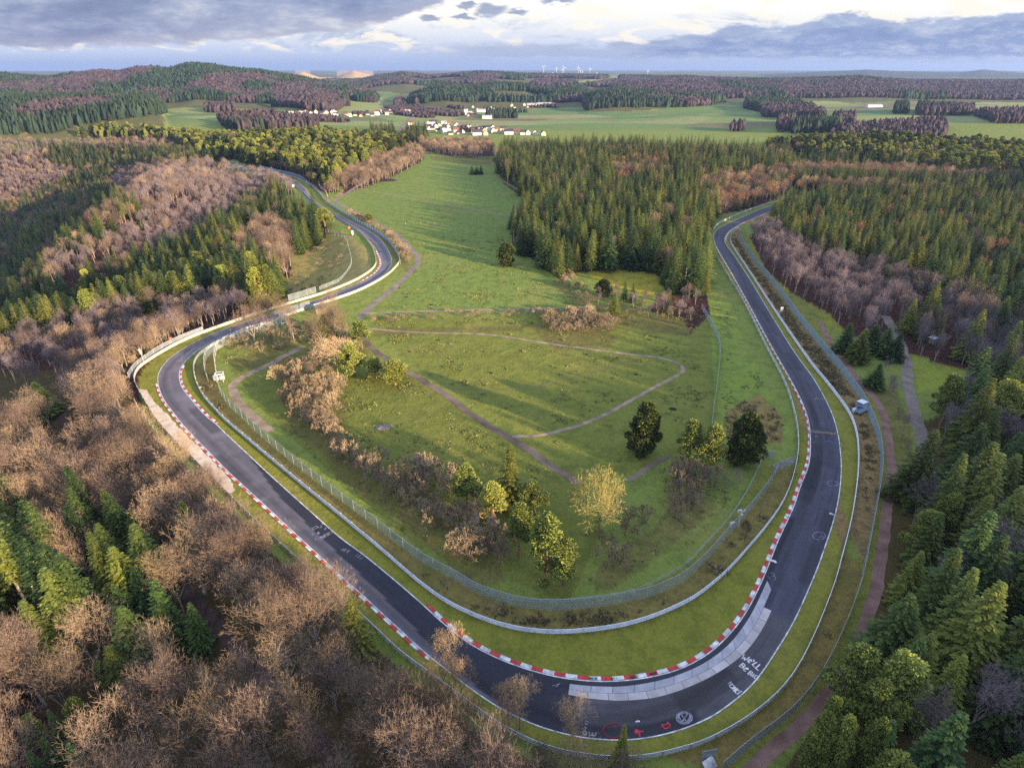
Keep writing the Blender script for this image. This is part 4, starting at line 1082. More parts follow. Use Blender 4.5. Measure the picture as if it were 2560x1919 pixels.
def clumpy(h, r, clumps, per, card, seed, cb=.5, flat=.75, trunk_r=.2, lumpy=.35, oval=False):
    g = np.random.default_rng(seed)
    (tv, tq), TP = trunk_arr(h * .93, trunk_r, .22, 7, 7, g)
    ct = []
    hc = h * (1 - cb)
    for k in range(clumps):
        t = ((k + .5) / clumps) ** .85
        z = h * cb + hc * t * .93
        prof = (math.sin(math.pi * min(1, .16 + .84 * t) ** .9) ** .6 if oval else (1 - t ** 2.2) * .9 + .12)
        a = k * 2.399 + g.normal(0, .5); q = r * prof * g.uniform(.35, 1.02)
        ct.append((q * math.cos(a), q * math.sin(a), z + g.normal(0, .25)))
    ct = np.array(ct)
    tr = np.stack([np.interp(ct[:, 2] * .86, TP[:, 2], TP[:, k]) for k in (0, 1)], -1)
    ct[:, :2] += tr
    lp0 = np.column_stack([tr, ct[:, 2] * .86 - .1]); 
    bv, bq = prisms(lp0, ct, np.full(len(ct), .07), np.full(len(ct), .025), 3)
    tv2 = np.vstack([tv, bv]); tq2 = np.vstack([tq, bq + len(tv)])
    n = clumps * per
    cen = np.repeat(ct, per, 0); cr = np.repeat(g.uniform(.6, 1.25, clumps) * r * .36, per)
    u = unit(g.normal(0, 1, (n, 3))); rad = cr * g.uniform(.35, 1., n) ** .5
    p = cen + u * rad[:, None] * np.array([1, 1, flat])
    d = unit(u * np.array([1, 1, .6]) + g.normal(0, .55, (n, 3)) + np.array([0, 0, .35]))
    sd = unit(np.cross(d, unit(g.normal(0, 1, (n, 3)))))
    V, Q = card_quads(p, d, sd, card * g.uniform(.7, 1.4, n), card * .38 * g.uniform(.7, 1.3, n))
    ti = np.clip(.5 + g.normal(0, .22, n) + np.repeat(g.normal(0, .2, clumps), per), 0, 1)
    return (tv2, tq2, np.full(len(tv2), .5)), (V, Q, np.repeat(ti, 4))
def bare(h, spread, seed, limbs=5, levels=5, fork=.3, twig=.015, leafq=0):
    g = np.random.default_rng(seed)
    segs = []          # p0, p1, r0, r1, level
    def perp(d):
        a = np.cross(d, [0, 0, 1.]) if abs(d[2]) < .95 else np.array([1., 0, 0]); a /= np.linalg.norm(a); return a, np.cross(d, a)
    def grow(p, d, L, r, lev):
        ns = 3 if lev < 3 else 2
        for k in range(ns):
            d = d + g.normal(0, .13, 3) + np.array([0, 0, .07]); d /= np.linalg.norm(d)
            q = p + d * L / ns; r2 = r * .84
            segs.append((p, q, r, r2, lev)); p, r = q, r2
            if lev >= 2 and lev < levels:
                a, b = perp(d); t = g.uniform(0, 6.28); e = d * .55 + (a * math.cos(t) + b * math.sin(t)) * .75
                if lev >= levels - 1:
                    e /= np.linalg.norm(e); l2 = L * g.uniform(.35, .6)
                    segs.append((p, p + e * l2, max(twig, r * .5), twig * .6, levels))
                else: grow(p, e / np.linalg.norm(e), L * .55, r * .5, lev + 1 + (lev < levels - 2))
        if lev < levels:
            m = 3 if lev < 3 else (3 if g.random() < .55 else 2)
            a, b = perp(d); t0 = g.uniform(0, 6.28)
            for k in range(m):
                t = t0 + 6.283 * k / m + g.normal(0, .3); an = g.uniform(.3, .62) * spread
                e = d * math.cos(an) + (a * math.cos(t) + b * math.sin(t)) * math.sin(an)
                grow(p, e, L * g.uniform(.62, .82), max(twig, r * .66), lev + 1)
        else:
            a, b = perp(d)
            for k in range(4):
                t = g.uniform(0, 6.28); e = d * .8 + (a * math.cos(t) + b * math.sin(t)) * .6
                segs.append((p, p + e * L * g.uniform(.35, .8), twig, twig * .55, levels + 1))
    base = h * fork; p = np.array([0, 0, -.5]); d = np.array([0, 0, 1.]); r = .022 * h
    for k in range(3):
        q = p + (d + np.append(g.normal(0, .06, 2), 0)) * (base + .5) / 3; segs.append((p, q, r, r * .88, 0)); p = q; r *= .88
    for k in range(limbs):
        t = 6.283 * k / limbs + g.normal(0, .25); an = g.uniform(.35, .85) * spread if k else .08
        e = np.array([math.sin(an) * math.cos(t), math.sin(an) * math.sin(t), math.cos(an)])
        grow(p - np.array([0, 0, g.uniform(0, base * .25)]), e, h * .27 * g.uniform(.85, 1.1), r * .55, 1)
    p0 = np.array([s[0] for s in segs]); p1 = np.array([s[1] for s in segs]); r0 = np.array([s[2] for s in segs]); r1 = np.array([s[3] for s in segs]); lv = np.array([s[4] for s in segs])
    sc = h / p1[:, 2].max(); p0 = p0 * [1, 1, sc]; p1 = p1 * [1, 1, sc]
    k = lv <= 1
    tv, tq = prisms(p0[k], p1[k], r0[k], r1[k], 6)
    V, Q = prisms(p0[~k], p1[~k], r0[~k], r1[~k], 3)
    ti = np.repeat(np.clip((lv[~k] - 1) / levels + g.normal(0, .15, (~k).sum()), 0, 1), 6)
    if leafq:
        ends = p1[lv >= levels]; c = ends[g.integers(0, len(ends), leafq)] + g.normal(0, .2, (leafq, 3))
        dd = unit(g.normal(0, 1, (leafq, 3))); sd = unit(np.cross(dd, unit(g.normal(0, 1, (leafq, 3)))))
        V2, Q2 = card_quads(c, dd, sd, g.uniform(.18, .4, leafq), g.uniform(.08, .18, leafq))
        return (tv, tq, np.full(len(tv), .6)), (V, Q, ti), (V2, Q2, np.repeat(g.random(leafq), 4))
    return (tv, tq, np.full(len(tv), .6)), (V, Q, ti)
def bushy(h, r, seed, leaf=160):
    g = np.random.default_rng(seed); segs = []
    def grow(p, d, L, rr, lev):
        for k in range(2):
            d = d + g.normal(0, .16, 3) + np.array([0, 0, .03]); d /= np.linalg.norm(d)
            q = p + d * L / 2; segs.append((p, q, rr, rr * .8, lev)); p = q; rr *= .8
            if lev >= 1:
                for _ in range(2):
                    e = d + g.normal(0, .6, 3); e /= np.linalg.norm(e); segs.append((p, p + e * L * g.uniform(.25, .5), .02, .012, 3))
        if lev < 3:
            for k in range(3):
                e = d + g.normal(0, .45, 3); e[2] = max(e[2], -.05); grow(p, e / np.linalg.norm(e), L * .62, max(.02, rr * .7), lev + 1)
    for k in range(9):
        a = 6.283 * k / 9 + g.normal(0, .3); o = g.uniform(.05, .35) * r
        an = g.uniform(.1, .95)
        grow(np.array([o * math.cos(a), o * math.sin(a), -.15]), np.array([math.sin(an) * math.cos(a), math.sin(an) * math.sin(a), math.cos(an)]), h * .45, .05, 0)
    p0 = np.array([s[0] for s in segs]); p1 = np.array([s[1] for s in segs]); r0 = np.array([s[2] for s in segs]); r1 = np.array([s[3] for s in segs]); lv = np.array([s[4] for s in segs])
    f = h / p1[:, 2].max(); rr = np.percentile(np.hypot(p1[:, 0], p1[:, 1]), 95); fx = r / rr
    p0 = p0 * [fx, fx, f]; p1 = p1 * [fx, fx, f]
    V, Q = prisms(p0, p1, r0, r1, 3); ti = np.repeat(np.clip(lv / 3 + g.normal(0, .2, len(lv)), 0, 1), 6)
    e = p1[g.integers(0, len(p1), leaf)] + g.normal(0, .12, (leaf, 3)); dd = unit(g.normal(0, 1, (leaf, 3))); sd = unit(np.cross(dd, unit(g.normal(0, 1, (leaf, 3)))))
    V2, Q2 = card_quads(e, dd, sd, g.uniform(.15, .34, leaf), g.uniform(.07, .15, leaf))
    return (V, Q, ti), (V2, Q2, np.repeat(g.random(leaf), 4))

def part_mesh(name, parts, mats):
    """several (V,Q,tint) arrays to one mesh, one material each"""
    o = 0; Vs, Qs, mi, ti = [], [], [], []
    for k, (V, Q, t) in enumerate(parts):
        Vs.append(V); Qs.append(Q + o); mi.append(np.full(len(Q), k)); ti.append(t); o += len(V)
    return make_mesh(name, np.vstack(Vs), [np.vstack(Qs)], mats, mi, {'tint': np.concatenate(ti)})
KINDS = {}
class Proto: pass
def proto(kind, trunk, crown, tm, cm, h, r, extra=None, em=None):
    p = Proto(); p.h = h
    rad = np.hypot(crown[0][:, 0], crown[0][:, 1]); f = r / np.percentile(rad, 96); p.r = r
    for arr in [trunk, crown, extra]:
        if arr is not None: arr[0][:, :2] *= f if arr is not trunk else min(f, 1.15) if f > 1 else f
    cr = [crown] + ([extra] if extra else []); cms = [M[cm]] + ([M[em]] if em else [])
    p.trunk = part_mesh('trunk', [trunk], [M[tm]]) if trunk else None
    p.crown = part_mesh('crown', cr, cms)
    p.whole = part_mesh('tree', ([trunk] if trunk else []) + cr, ([M[tm]] if trunk else []) + cms)
    p.hits = 0
    KINDS.setdefault(kind, []).append(p)
for k in range(4): proto('S', *spruce(17, [3.3, 3.7, 2.9, 4.0][k], [.06, .1, .08, .04][k], 33, [.3, .36, .28, .4][k], 20 + k, [.8, .9, .75, .85][k]), 'bark', 'spruce', 17, [3.5, 4.0, 3.0, 4.3][k])
for k in range(2): proto('H', *spruce(20, 2.2, .5, 16, .3, 40 + k, .6), 'bark', 'spruce', 20, 2.2)
for k in range(4): proto('P', *clumpy(15, [2.9, 3.2, 2.6, 3.1][k], [40, 46, 34, 42][k], 190, .31, 60 + k, [.3, .2, .38, .26][k]), 'pine_bark', 'pine', 15, [3.4, 3.7, 3.0, 3.5][k])
for k in range(4): proto('B', *bare(15, [1.0, 1.15, .95, 1.2][k], 80 + k, [5, 6, 5, 6][k], 5, [.3, .25, .34, .22][k], .016), 'bark', 'twig', 15, [4.6, 5.2, 4.2, 5.4][k])
for k in range(3): proto('V', *bare(14, [.72, .8, .66][k], 90 + k, 5, 5, [.25, .3, .28][k], .015), 'bark', 'twig_purple', 14, 3.3)
for k in range(2):
    t, c, l = bare(15, .75, 100 + k, 5, 4, .25, .024, 700); proto('R', t, c, 'bark', 'twig', 15, 3.2, l, 'rust')
for k in range(2):
    t, c, l = bare(12, 1.0, 104 + k, 5, 4, .28, .024, 420); proto('O', t, c, 'bark', 'twig', 12, 3.4, l, 'rust')
for k in range(4):
    c, l = bushy(4, [2.3, 2.6, 2.0, 2.8][k], 110 + k, [30, 60, 10, 45][k]); proto('U', None, c, None, 'bush', 4, 2.4, l, 'bushleaf')
for k in range(2): proto('E', *clumpy(11, 2.9, 60, 150, .36, 120 + k, .08, .85, .24, oval=True), 'bark', 'evergreen', 11, 3)
for k in range(2): proto('Y', *spruce(17, 3.3, .05, 27, .34, 33 + k, .9), 'bark', 'spruce_gold_sunlit', 17, 3.5)
for k in range(2): proto('C', *bare(14, [1.1, .95][k], 140 + k, 6, 5, [.28, .34][k], .021), 'twig_gold', 'twig_sunlit', 14, [4.8, 4.2][k])
proto('G', *bare(12, 1.25, 131, 8, 5, .2, .021), 'twig_gold', 'twig_gold', 12, 6)
KNAME = {'S': 'spruce_tree', 'H': 'spruce_tree', 'P': 'pine_tree', 'B': 'bare_tree', 'V': 'bare_tree', 'R': 'rusty_tree', 'O': 'rusty_tree', 'U': 'bush', 'E': 'evergreen_tree', 'G': 'bare_tree', 'Y': 'spruce_tree', 'C': 'bare_tree'}
KCAT = {'U': 'bush'}
LOOK = {'Y': 'golden-green sunlit spruce', 'C': 'tan leafless tree', 'G': 'golden leafless tree', 'S': 'dark green spruce', 'H': 'tall bare-stemmed spruce', 'P': 'yellow-green pine', 'B': 'leafless brown tree', 'V': 'leafless purplish tree', 'R': 'tree with rusty orange leaves', 'O': 'small tree with rusty leaves', 'U': 'low leafless bush', 'E': 'dense evergreen tree'}
PLUR = {'Y': 'golden-green sunlit spruces', 'C': 'sunlit tan leafless trees', 'G': 'golden leafless trees', 'S': 'spruces', 'H': 'bare-stemmed spruces', 'P': 'pines', 'B': 'leafless trees', 'V': 'purplish trees', 'R': 'rusty trees', 'O': 'small rusty trees', 'U': 'bushes', 'E': 'evergreens'}

TALLY = {}
def plant(kind, x, y, h, label, group=None, wide=1.0, var=None, rz=None):
    p = KINDS[kind][var if var is not None else int(rng.integers(len(KINDS[kind])))]
    root = empty(KNAME[kind], (x, y, float(T(np.array(x), np.array(y)))), float(rng.uniform(0, 6.28)) if rz is None else rz)
    s = h / p.h; root.scale = (s * wide, s * wide, s)
    tag(root, label, KCAT.get(kind, 'tree'), group)
    if p.trunk is not None: add('trunk', p.trunk, root)
    add('crown' if p.trunk is not None else 'twigs', p.crown, root)
    TALLY[KNAME[kind]] = TALLY.get(KNAME[kind], 0) + 1
    return root
SPOTS = []
def by_pixels(kind, base, top, label, width=None, var=None, group=None, rz=None):
    """stand a tree where its foot meets the ground in the photo and give it the height it has there"""
    b = ground(np.array([base[0]]), np.array([base[1]]))[0]
    a_, b_, c_ = ray(top[0], top[1])
    h = H + c_ * b[1] / b_ - b[2]
    p = KINDS[kind][var or 0]
    wide = 1.0
    if width:
        d = b[1] * cp - (b[2] + h * .5 - H) * sp
        wide = (width * d / F) / (2 * p.r * h / p.h)
    SPOTS.append((b[0], b[1]))
    return plant(kind, b[0], b[1], float(h), label, group, wide, var, rz)
by_pixels('E', (1266, 664), (1266, 607), 'round dark evergreen standing alone in the long meadow', 44, 0)
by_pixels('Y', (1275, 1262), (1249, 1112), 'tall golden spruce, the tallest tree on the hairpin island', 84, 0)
by_pixels('E', (1604, 1136), (1610, 1008), 'dark conical evergreen alone on the hairpin meadow beside the trail loop', 76, 0).scale.x *= 1
by_pixels('E', (1853, 1158), (1868, 1036), 'broad dark evergreen beside the wire gate panel', 88, 1)
by_pixels('G', (1497, 1325), (1498, 1182), 'spreading leafless tree glowing golden in the hairpin island', 150, 0)
by_pixels('P', (1168, 1268), (1159, 1160), 'bright green pine left of the tall golden spruce', 68, 0)
by_pixels('P', (1236, 1312), (1226, 1213), 'pine with a bent orange trunk in front of the golden spruce', 76, 2)
by_pixels('P', (1338, 1284), (1342, 1203), 'rounded blue-green pine right of the golden spruce', 74, 3)
by_pixels('P', (1296, 1390), (1291, 1264), 'slim green pine in the middle of the hairpin thicket', 72, 2)
by_pixels('P', (1362, 1462), (1354, 1283), 'biggest light green pine, lowest on the hairpin island', 108, 1)
by_pixels('P', (1408, 1462), (1412, 1345), 'light pine leaning against the biggest pine of the island', 70, 0)
by_pixels('P', (889, 941), (884, 858), 'pine with a visible trunk by the dark diagonal track', 66, 3)
by_pixels('P', (988, 962), (988, 900), 'spreading low pine right beside the dark diagonal track', 78, 0)
by_pixels('P', (940, 945), (938, 893), 'middle pine of the three along the dark diagonal track', 60, 1)
by_pixels('P', (905, 872), (907, 799), 'pine where the lane meets the dark diagonal track', 54, 2)
by_pixels('S', (816, 850), (809, 787), 'dark spruce among the bushes right of the left run', 66, 3)
by_pixels('C', (845, 940), (816, 838), 'large leafless tree with spreading limbs above the bush belt', 112, 1)
by_pixels('B', (770, 930), (762, 900), 'small pale leafless tree at the edge of the small meadow', 46, 0)
by_pixels('P', (1722, 1176), (1722, 1052), 'blue-green pine at the left of the pair near the hairpin meadow', 66, 2)
by_pixels('P', (1766, 1186), (1760, 1062), 'yellow-sided pine at the right of the pair near the hairpin meadow', 68, 0)
for q, (bx, by_, tx, ty, w_) in enumerate([(2108, 880, 2106, 808, 52), (2140, 905, 2139, 832, 62), (2172, 880, 2170, 812, 56), (2205, 890, 2201, 818, 60), (2232, 900, 2228, 832, 52), (2183, 970, 2183, 908, 50), (2150, 880, 2148, 822, 44)]):
    by_pixels('S', (bx, by_), (tx, ty), ['leftmost small spruce of the cluster by the right dirt track', 'broad front spruce of the cluster by the right dirt track', 'tallest middle spruce of the cluster by the right dirt track', 'right-hand spruce of the cluster by the right dirt track',
              'outermost spruce of the cluster, beside the grey forest lane', 'single spruce just below the spruce cluster by the dirt track', 'rear spruce half hidden in the cluster by the dirt track'][q], w_, q % 4)
by_pixels('S', (120, 1040), (117, 955), 'dark spruce alone among bare trees near the left edge', 78, 1)
by_pixels('S', (513, 1622), (513, 1507), 'slim spruce standing alone in the bare wood below the track', 62, 0)
by_pixels('P', (282, 1750), (253, 1660), 'small blue-green pine alone in the lower left bare wood', 42, 2)
by_pixels('S', (486, 1362), (509, 1254), 'light green spruce between bare trees near the gravel strip', 76, 1)
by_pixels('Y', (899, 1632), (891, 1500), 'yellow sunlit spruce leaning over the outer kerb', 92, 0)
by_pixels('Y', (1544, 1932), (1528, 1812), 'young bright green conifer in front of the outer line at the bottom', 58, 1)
by_pixels('S', (1556, 1960), (1548, 1880), 'second small green conifer below the bright young one', 44, 0)
for q, (bx, by_, tx, ty) in enumerate([(235, 1870, 194, 1750), (178, 1880, 146, 1775), (118, 1890, 78, 1785), (245, 1900, 170, 1820), (190, 1990, 140, 1846), (260, 2020, 190, 1860), (160, 2020, 110, 1878)]):
    by_pixels('P' if q in (0, 2) else 'S', (bx, by_), (tx, ty), ['round-topped pine at the top of the bottom left conifer clump', 'narrow spruce beside the round-topped pine at the bottom left', 'pine on a slanting pale trunk left of the bottom left clump', 'broad dark spruce in the bottom left clump',
              'front spruce of the bottom left clump', 'yellowish spruce at the lower right of the bottom left clump', 'lowest spruce of the bottom left clump, cut by the frame'][q], [62, 46, 52, 70, 70, 70, 60][q], q % 4)
by_pixels('C', (1134, 1696), (1086, 1565), 'sunlit golden-brown leafless tree overlapping the track before the hairpin', 112, 0)
by_pixels('C', (1158, 1760), (1150, 1640), 'narrow leafless tree just right of the golden-brown one', 74, 0)
by_pixels('C', (1272, 1812), (1255, 1698), 'left tree of the sunlit golden pair over the hairpin entry', 82, 1)
by_pixels('C', (1298, 1822), (1316, 1694), 'right tree of the sunlit golden pair over the hairpin entry', 104, 1)
by_pixels('C', (1434, 1868), (1424, 1744), 'pale sunlit leafless tree whose twigs reach the concrete slabs', 112, 0)
for q, (bx, by_, tx, ty) in enumerate([(1536, 784, 1538, 732), (1560, 752, 1560, 698), (1580, 756, 1579, 706)]):
    by_pixels('S', (bx, by_), (tx, ty), ['short dark spruce left of the slim pair below the yellow clearing', 'left spruce of the slim pair below the yellow clearing', 'right spruce of the slim pair below the yellow clearing'][q], [30, 18, 18][q], q)
by_pixels('E', (1509, 737), (1509, 698), 'small round evergreen at the corner of the yellow clearing', 40, 1)
for q, (bx, w_) in enumerate([(1180, 16), (1192, 18), (1203, 14)]):
    by_pixels('S', (bx, 436), (bx, 414 + q % 2 * 3), ['left dark conifer of the tiny clump in the far meadow', 'middle dark conifer of the tiny clump in the far meadow', 'right dark conifer of the tiny clump in the far meadow'][q], w_, q)
by_pixels('S', (728, 600), (712, 522), 'first of two big rounded spruces beside the S-bend', 62, 3)
by_pixels('S', (768, 596), (764, 528), 'second of two big rounded spruces beside the S-bend', 60, 1)
by_pixels('P', (812, 566), (814, 520), 'yellow pine at the inner edge of the S-bend', 46, 0)
by_pixels('P', (924, 556), (938, 533), 'yellow shrubby pine in the hedge by the field lane', 24, 1)
by_pixels('B', (1836, 1220), (1772, 1172), 'pale bare bush below the yellow-sided pine', 56, 0)
for q, (bx, by_, tx, ty, w_) in enumerate([(2010, 1960, 2023, 1783, 74), (2052, 1985, 2066, 1788, 74), (2110, 1990, 2128, 1792, 76), (2036, 1900, 2074, 1746, 54)]):
    by_pixels('P', (bx, by_), (tx, ty), ['left of the three bright pines at the lower right', 'middle of the three bright pines at the lower right', 'right of the three bright pines at the lower right', 'small yellow pine peeping out behind the three bright ones'][q], w_, q)

# ---------------------------------------------------------------- keep clear of track, rails, paths and hand-placed trees
X0, Y0, MW, MH = -900, -320, 2000, 1440
occ_t = np.zeros((MH, MW), bool); occ_b = np.zeros((MH, MW), bool)
def stamp(occ, P, r):
    for x, y in P:
        i0, i1 = int(x - r - X0), int(x + r - X0) + 1; j0, j1 = int(y - r - Y0), int(y + r - Y0) + 1
        if i1 > 0 and j1 > 0 and i0 < MW and j0 < MH: occ[max(j0, 0):j1, max(i0, 0):i1] = True
cen = .5 * (A + PB); halfw = np.hypot(*(A - PB).T) / 2
for c_, h_ in zip(cen[::2], halfw[::2]):
    stamp(occ_t, [c_], h_ + 3.2); stamp(occ_b, [c_], h_ + 2.2)
for L in LINES: stamp(occ_t, L[::2], 1.6); stamp(occ_b, L[::2], 1.1)
for L, wd, mg in PATHS: stamp(occ_t, L, wd / 2 + mg); stamp(occ_b, L, wd / 2 + mg * .7)
stamp(occ_t, SPOTS, 2.6); stamp(occ_b, SPOTS, 1.2)
stamp(occ_t, G[::5], 3); stamp(occ_b, G[::5], 3)
def occupied(occ, x, y):
    i = np.clip((x - X0).astype(int), 0, MW - 1); j = np.clip((y - Y0).astype(int), 0, MH - 1)
    return occ[j, i]

cand = []        # x, y, kind, h, zone, in-frame, u, v, depth
def jgrid(step, x0, x1, y0, y1, j=.42):
    X, Y = np.meshgrid(np.arange(x0, x1, step), np.arange(y0, y1, step))
    X = X + (np.arange(X.shape[0]) % 2)[:, None] * step / 2
    return (X + rng.uniform(-j, j, X.shape) * step).ravel(), (Y + rng.uniform(-j, j, Y.shape) * step).ravel()
HT = {'Y': (12, 18), 'S': (10.5, 19.5), 'H': (17, 21), 'P': (12, 17), 'B': (11, 16.5), 'V': (10, 14.5), 'R': (11, 15), 'O': (7, 12), 'U': (2.0, 4.4), 'E': (9, 12)}
def scatter(step, kinds_filter, occ, x0, x1, y0, y1, frac):
    x, y = jgrid(step, x0, x1, y0, y1)
    k = ~occupied(occ, x, y) & (np.abs(x) < .98 * np.maximum(y, 0) + 95)
    x, y = x[k], y[k]; z = T(x, y)
    u, v, d = proj(x, y, z + frac)
    k = (d > 6) & (u > -520) & (u < 3080) & (v < 2350)
    x, y, z, u, v, d = [q[k] for q in (x, y, z, u, v, d)]
    zi = zone_at(u, v)
    sel = np.isin(zi, kinds_filter)
    pick = rng.random(len(x)); mixr = rng.random(len(x)); hr = rng.random(len(x)); gap = fbm(x / 9, y / 9, 2)
    for i in np.where(sel)[0]:
        zn = ZON[zi[i]]
        ks = list(zn[2]); ws = np.array([zn[2][q] for q in ks]); tot = ws.sum()
        sp_ = zn[3] * (1.12 if y[i] > 520 else 1)
        if pick[i] > (step / sp_) ** 2 * 1.06 * min(1, tot if 'U' in zn[2] else 1): continue
        if gap[i] < .2 and zn[0] in ('low', 'right', 'mixed', 'block'): continue
        if zn[0] == 'striped':
            t = math.sin((x[i] * .35 + y[i]) / 17.)
            kind = 'S' if t > -.15 else ('R' if mixr[i] < .4 else 'B')
        else:
            kind = ks[int(np.searchsorted(np.cumsum(ws) / tot, mixr[i]))]
        lo, hi = HT[kind]; h = (lo + (hi - lo) * hr[i]) * zn[4]
        cand.append((x[i], y[i], kind, h, zi[i], u[i], v[i], d[i]))
scatter(4.3, FOREST_Z, occ_t, -880, 1050, 6, 1075, 7.5)
scatter(2.7, BUSH_Z, occ_b, -420, 420, 20, 640, 1.6)
# scrub and young trees hugging the outer rail above the wood
x, y = jgrid(2.3, -130, 40, 20, 190)
dB = dist_poly(x, y, BW)
k = pip(x, y, BPOLY) & (dB > 1.7) & (dB < 12) & ~occupied(occ_b, x, y) & (rng.random(len(x)) < .62)
x, y, dB = x[k], y[k], dB[k]
u, v, d = proj(x, y, T(x, y) + 2)
zl = ZNAME.index('rail')
for i in range(len(x)):
    if d[i] < 6 or not (-200 < u[i] < 2700 and v[i] < 2100): continue
    kind = 'U' if rng.random() < .5 or dB[i] < 3.0 else 'B'
    h = rng.uniform(2.2, 4.2) if kind == 'U' else rng.uniform(6.5, 12.5)
    cand.append((x[i], y[i], kind, float(h), zl, u[i], v[i], d[i]))
# woods behind and beside the camera, out of the picture, that throw the long shadows
def offscreen(x0, x1, y0, y1, step=6.5):
    x, y = jgrid(step, x0, x1, y0, y1); u, v, d = proj(x, y, T(x, y) + 9)
    k = ((d < 6) | (u < -60) | (u > 2640) | (v > 2060)) & ~occupied(occ_t, x, y)
    return x[k], y[k]
cand.sort(key=lambda c: -c[3] / c[7])
count = dict(TALLY); solo, mass = [], []
cap = {'spruce_tree': 296, 'pine_tree': 290, 'bare_tree': 296, 'bush': 296, 'rusty_tree': 120, 'evergreen_tree': 300}
for c in cand:
    nm = KNAME[c[2]]
    visible = -25 < c[5] < 2585 and -20 < c[6] < 2020
    if visible and count.get(nm, 0) < cap[nm]:
        count[nm] = count.get(nm, 0) + 1; solo.append(c)
    else: mass.append(c)
for x, y, kind, h, zi, u, v, d in solo:
    zn = ZON[zi]
    plant(kind, x, y, h, LOOK[kind] + ' ' + zn[5], PLUR[kind] + ' ' + zn[5], float(rng.uniform(.9, 1.15)))

# ---------------------------------------------------------------- the rest of the woods: one object per sort, its trees set out by geometry nodes
def scatter_object(name, label, cat, rows, protos, wide=(.9, 1.15)):
    """rows: x, y, height, variant"""
    x = np.array([r[0] for r in rows]); y = np.array([r[1] for r in rows]); h = np.array([r[2] for r in rows])
    idx_ = rng.integers(0, len(protos), len(rows))
    ph = np.array([p.h for p in protos])[idx_]
    me = bpy.data.meshes.new(name); me.vertices.add(len(rows))
    me.vertices.foreach_set('co', np.column_stack([x, y, T(x, y)]).astype(np.float32).ravel())
    me.attributes.new('idx', 'INT', 'POINT').data.foreach_set('value', idx_.astype(np.int32))
    s = h / ph; w_ = rng.uniform(*wide, len(rows))
    me.attributes.new('scl', 'FLOAT_VECTOR', 'POINT').data.foreach_set('vector', np.column_stack([s * w_, s * w_, s]).astype(np.float32).ravel())
    me.attributes.new('rot', 'FLOAT_VECTOR', 'POINT').data.foreach_set('vector', np.column_stack([rng.normal(0, .02, len(rows)), rng.normal(0, .02, len(rows)), rng.uniform(0, 6.28, len(rows))]).astype(np.float32).ravel())
    coll = bpy.data.collections.new(name + '_kinds')
    for k, p in enumerate(protos):
        coll.objects.link(bpy.data.objects.new(f'{name}_kind_{k}', p.whole))
    ng = bpy.data.node_groups.new(name + '_layout', 'GeometryNodeTree')
    ng.interface.new_socket('Geometry', in_out='INPUT', socket_type='NodeSocketGeometry'); ng.interface.new_socket('Geometry', in_out='OUTPUT', socket_type='NodeSocketGeometry')
    nd = ng.nodes; gi, go = nd.new('NodeGroupInput'), nd.new('NodeGroupOutput')
    ip, ci = nd.new('GeometryNodeInstanceOnPoints'), nd.new('GeometryNodeCollectionInfo')
    ci.inputs['Collection'].default_value = coll; ci.inputs['Separate Children'].default_value = True; ci.inputs['Reset Children'].default_value = True
    def na(nm, ty):
        q = nd.new('GeometryNodeInputNamedAttribute'); q.data_type = ty; q.inputs['Name'].default_value = nm; return q.outputs[0]
    er = nd.new('FunctionNodeEulerToRotation'); L = ng.links.new
    L(gi.outputs[0], ip.inputs['Points']); L(ci.outputs[0], ip.inputs['Instance']); ip.inputs['Pick Instance'].default_value = True
    L(na('idx', 'INT'), ip.inputs['Instance Index']); L(na('rot', 'FLOAT_VECTOR'), er.inputs[0]); L(er.outputs[0], ip.inputs['Rotation']); L(na('scl', 'FLOAT_VECTOR'), ip.inputs['Scale'])
    L(ip.outputs[0], go.inputs[0])
    o = add(name, me); o.modifiers.new('layout', 'NODES').node_group = ng
    return tag(o, label, cat, kind='stuff')
ox, oy = offscreen(60, 420, -300, 160)
ox2, oy2 = offscreen(-260, 60, -130, 70)
ofr = [(a, b, float(rng.uniform(13, 19))) for a, b in zip(ox, oy)]
for nm, ks, lab, cat, extra in [('spruce_forest', 'SHY', 'far-off mass of dark spruces beyond the single trees', 'forest', ofr),
                                ('pine_forest', 'PE', 'far-off mass of yellow-green pines on the hilltops', 'forest', []),
                                ('bare_brown_wood', 'B', 'far-off mass of bare brown trees', 'wood', [(a, b, float(rng.uniform(10, 15))) for a, b in zip(ox2, oy2)]),
                                ('bare_purple_wood', 'V', 'far-off mass of bare purplish trees', 'wood', []),
                                ('rusty_wood', 'RO', 'scattered rusty-leaved trees among the far plantations', 'wood', []),
                                ('shrubbery', 'U', 'low scrub and bushes beyond the single ones', 'scrub', [])]:
    rows = [(c[0], c[1], c[3]) for c in mass if c[2] in ks] + extra
    if rows: scatter_object(nm, lab, cat, rows, sum([KINDS[k] for k in ks if k in KINDS], []))

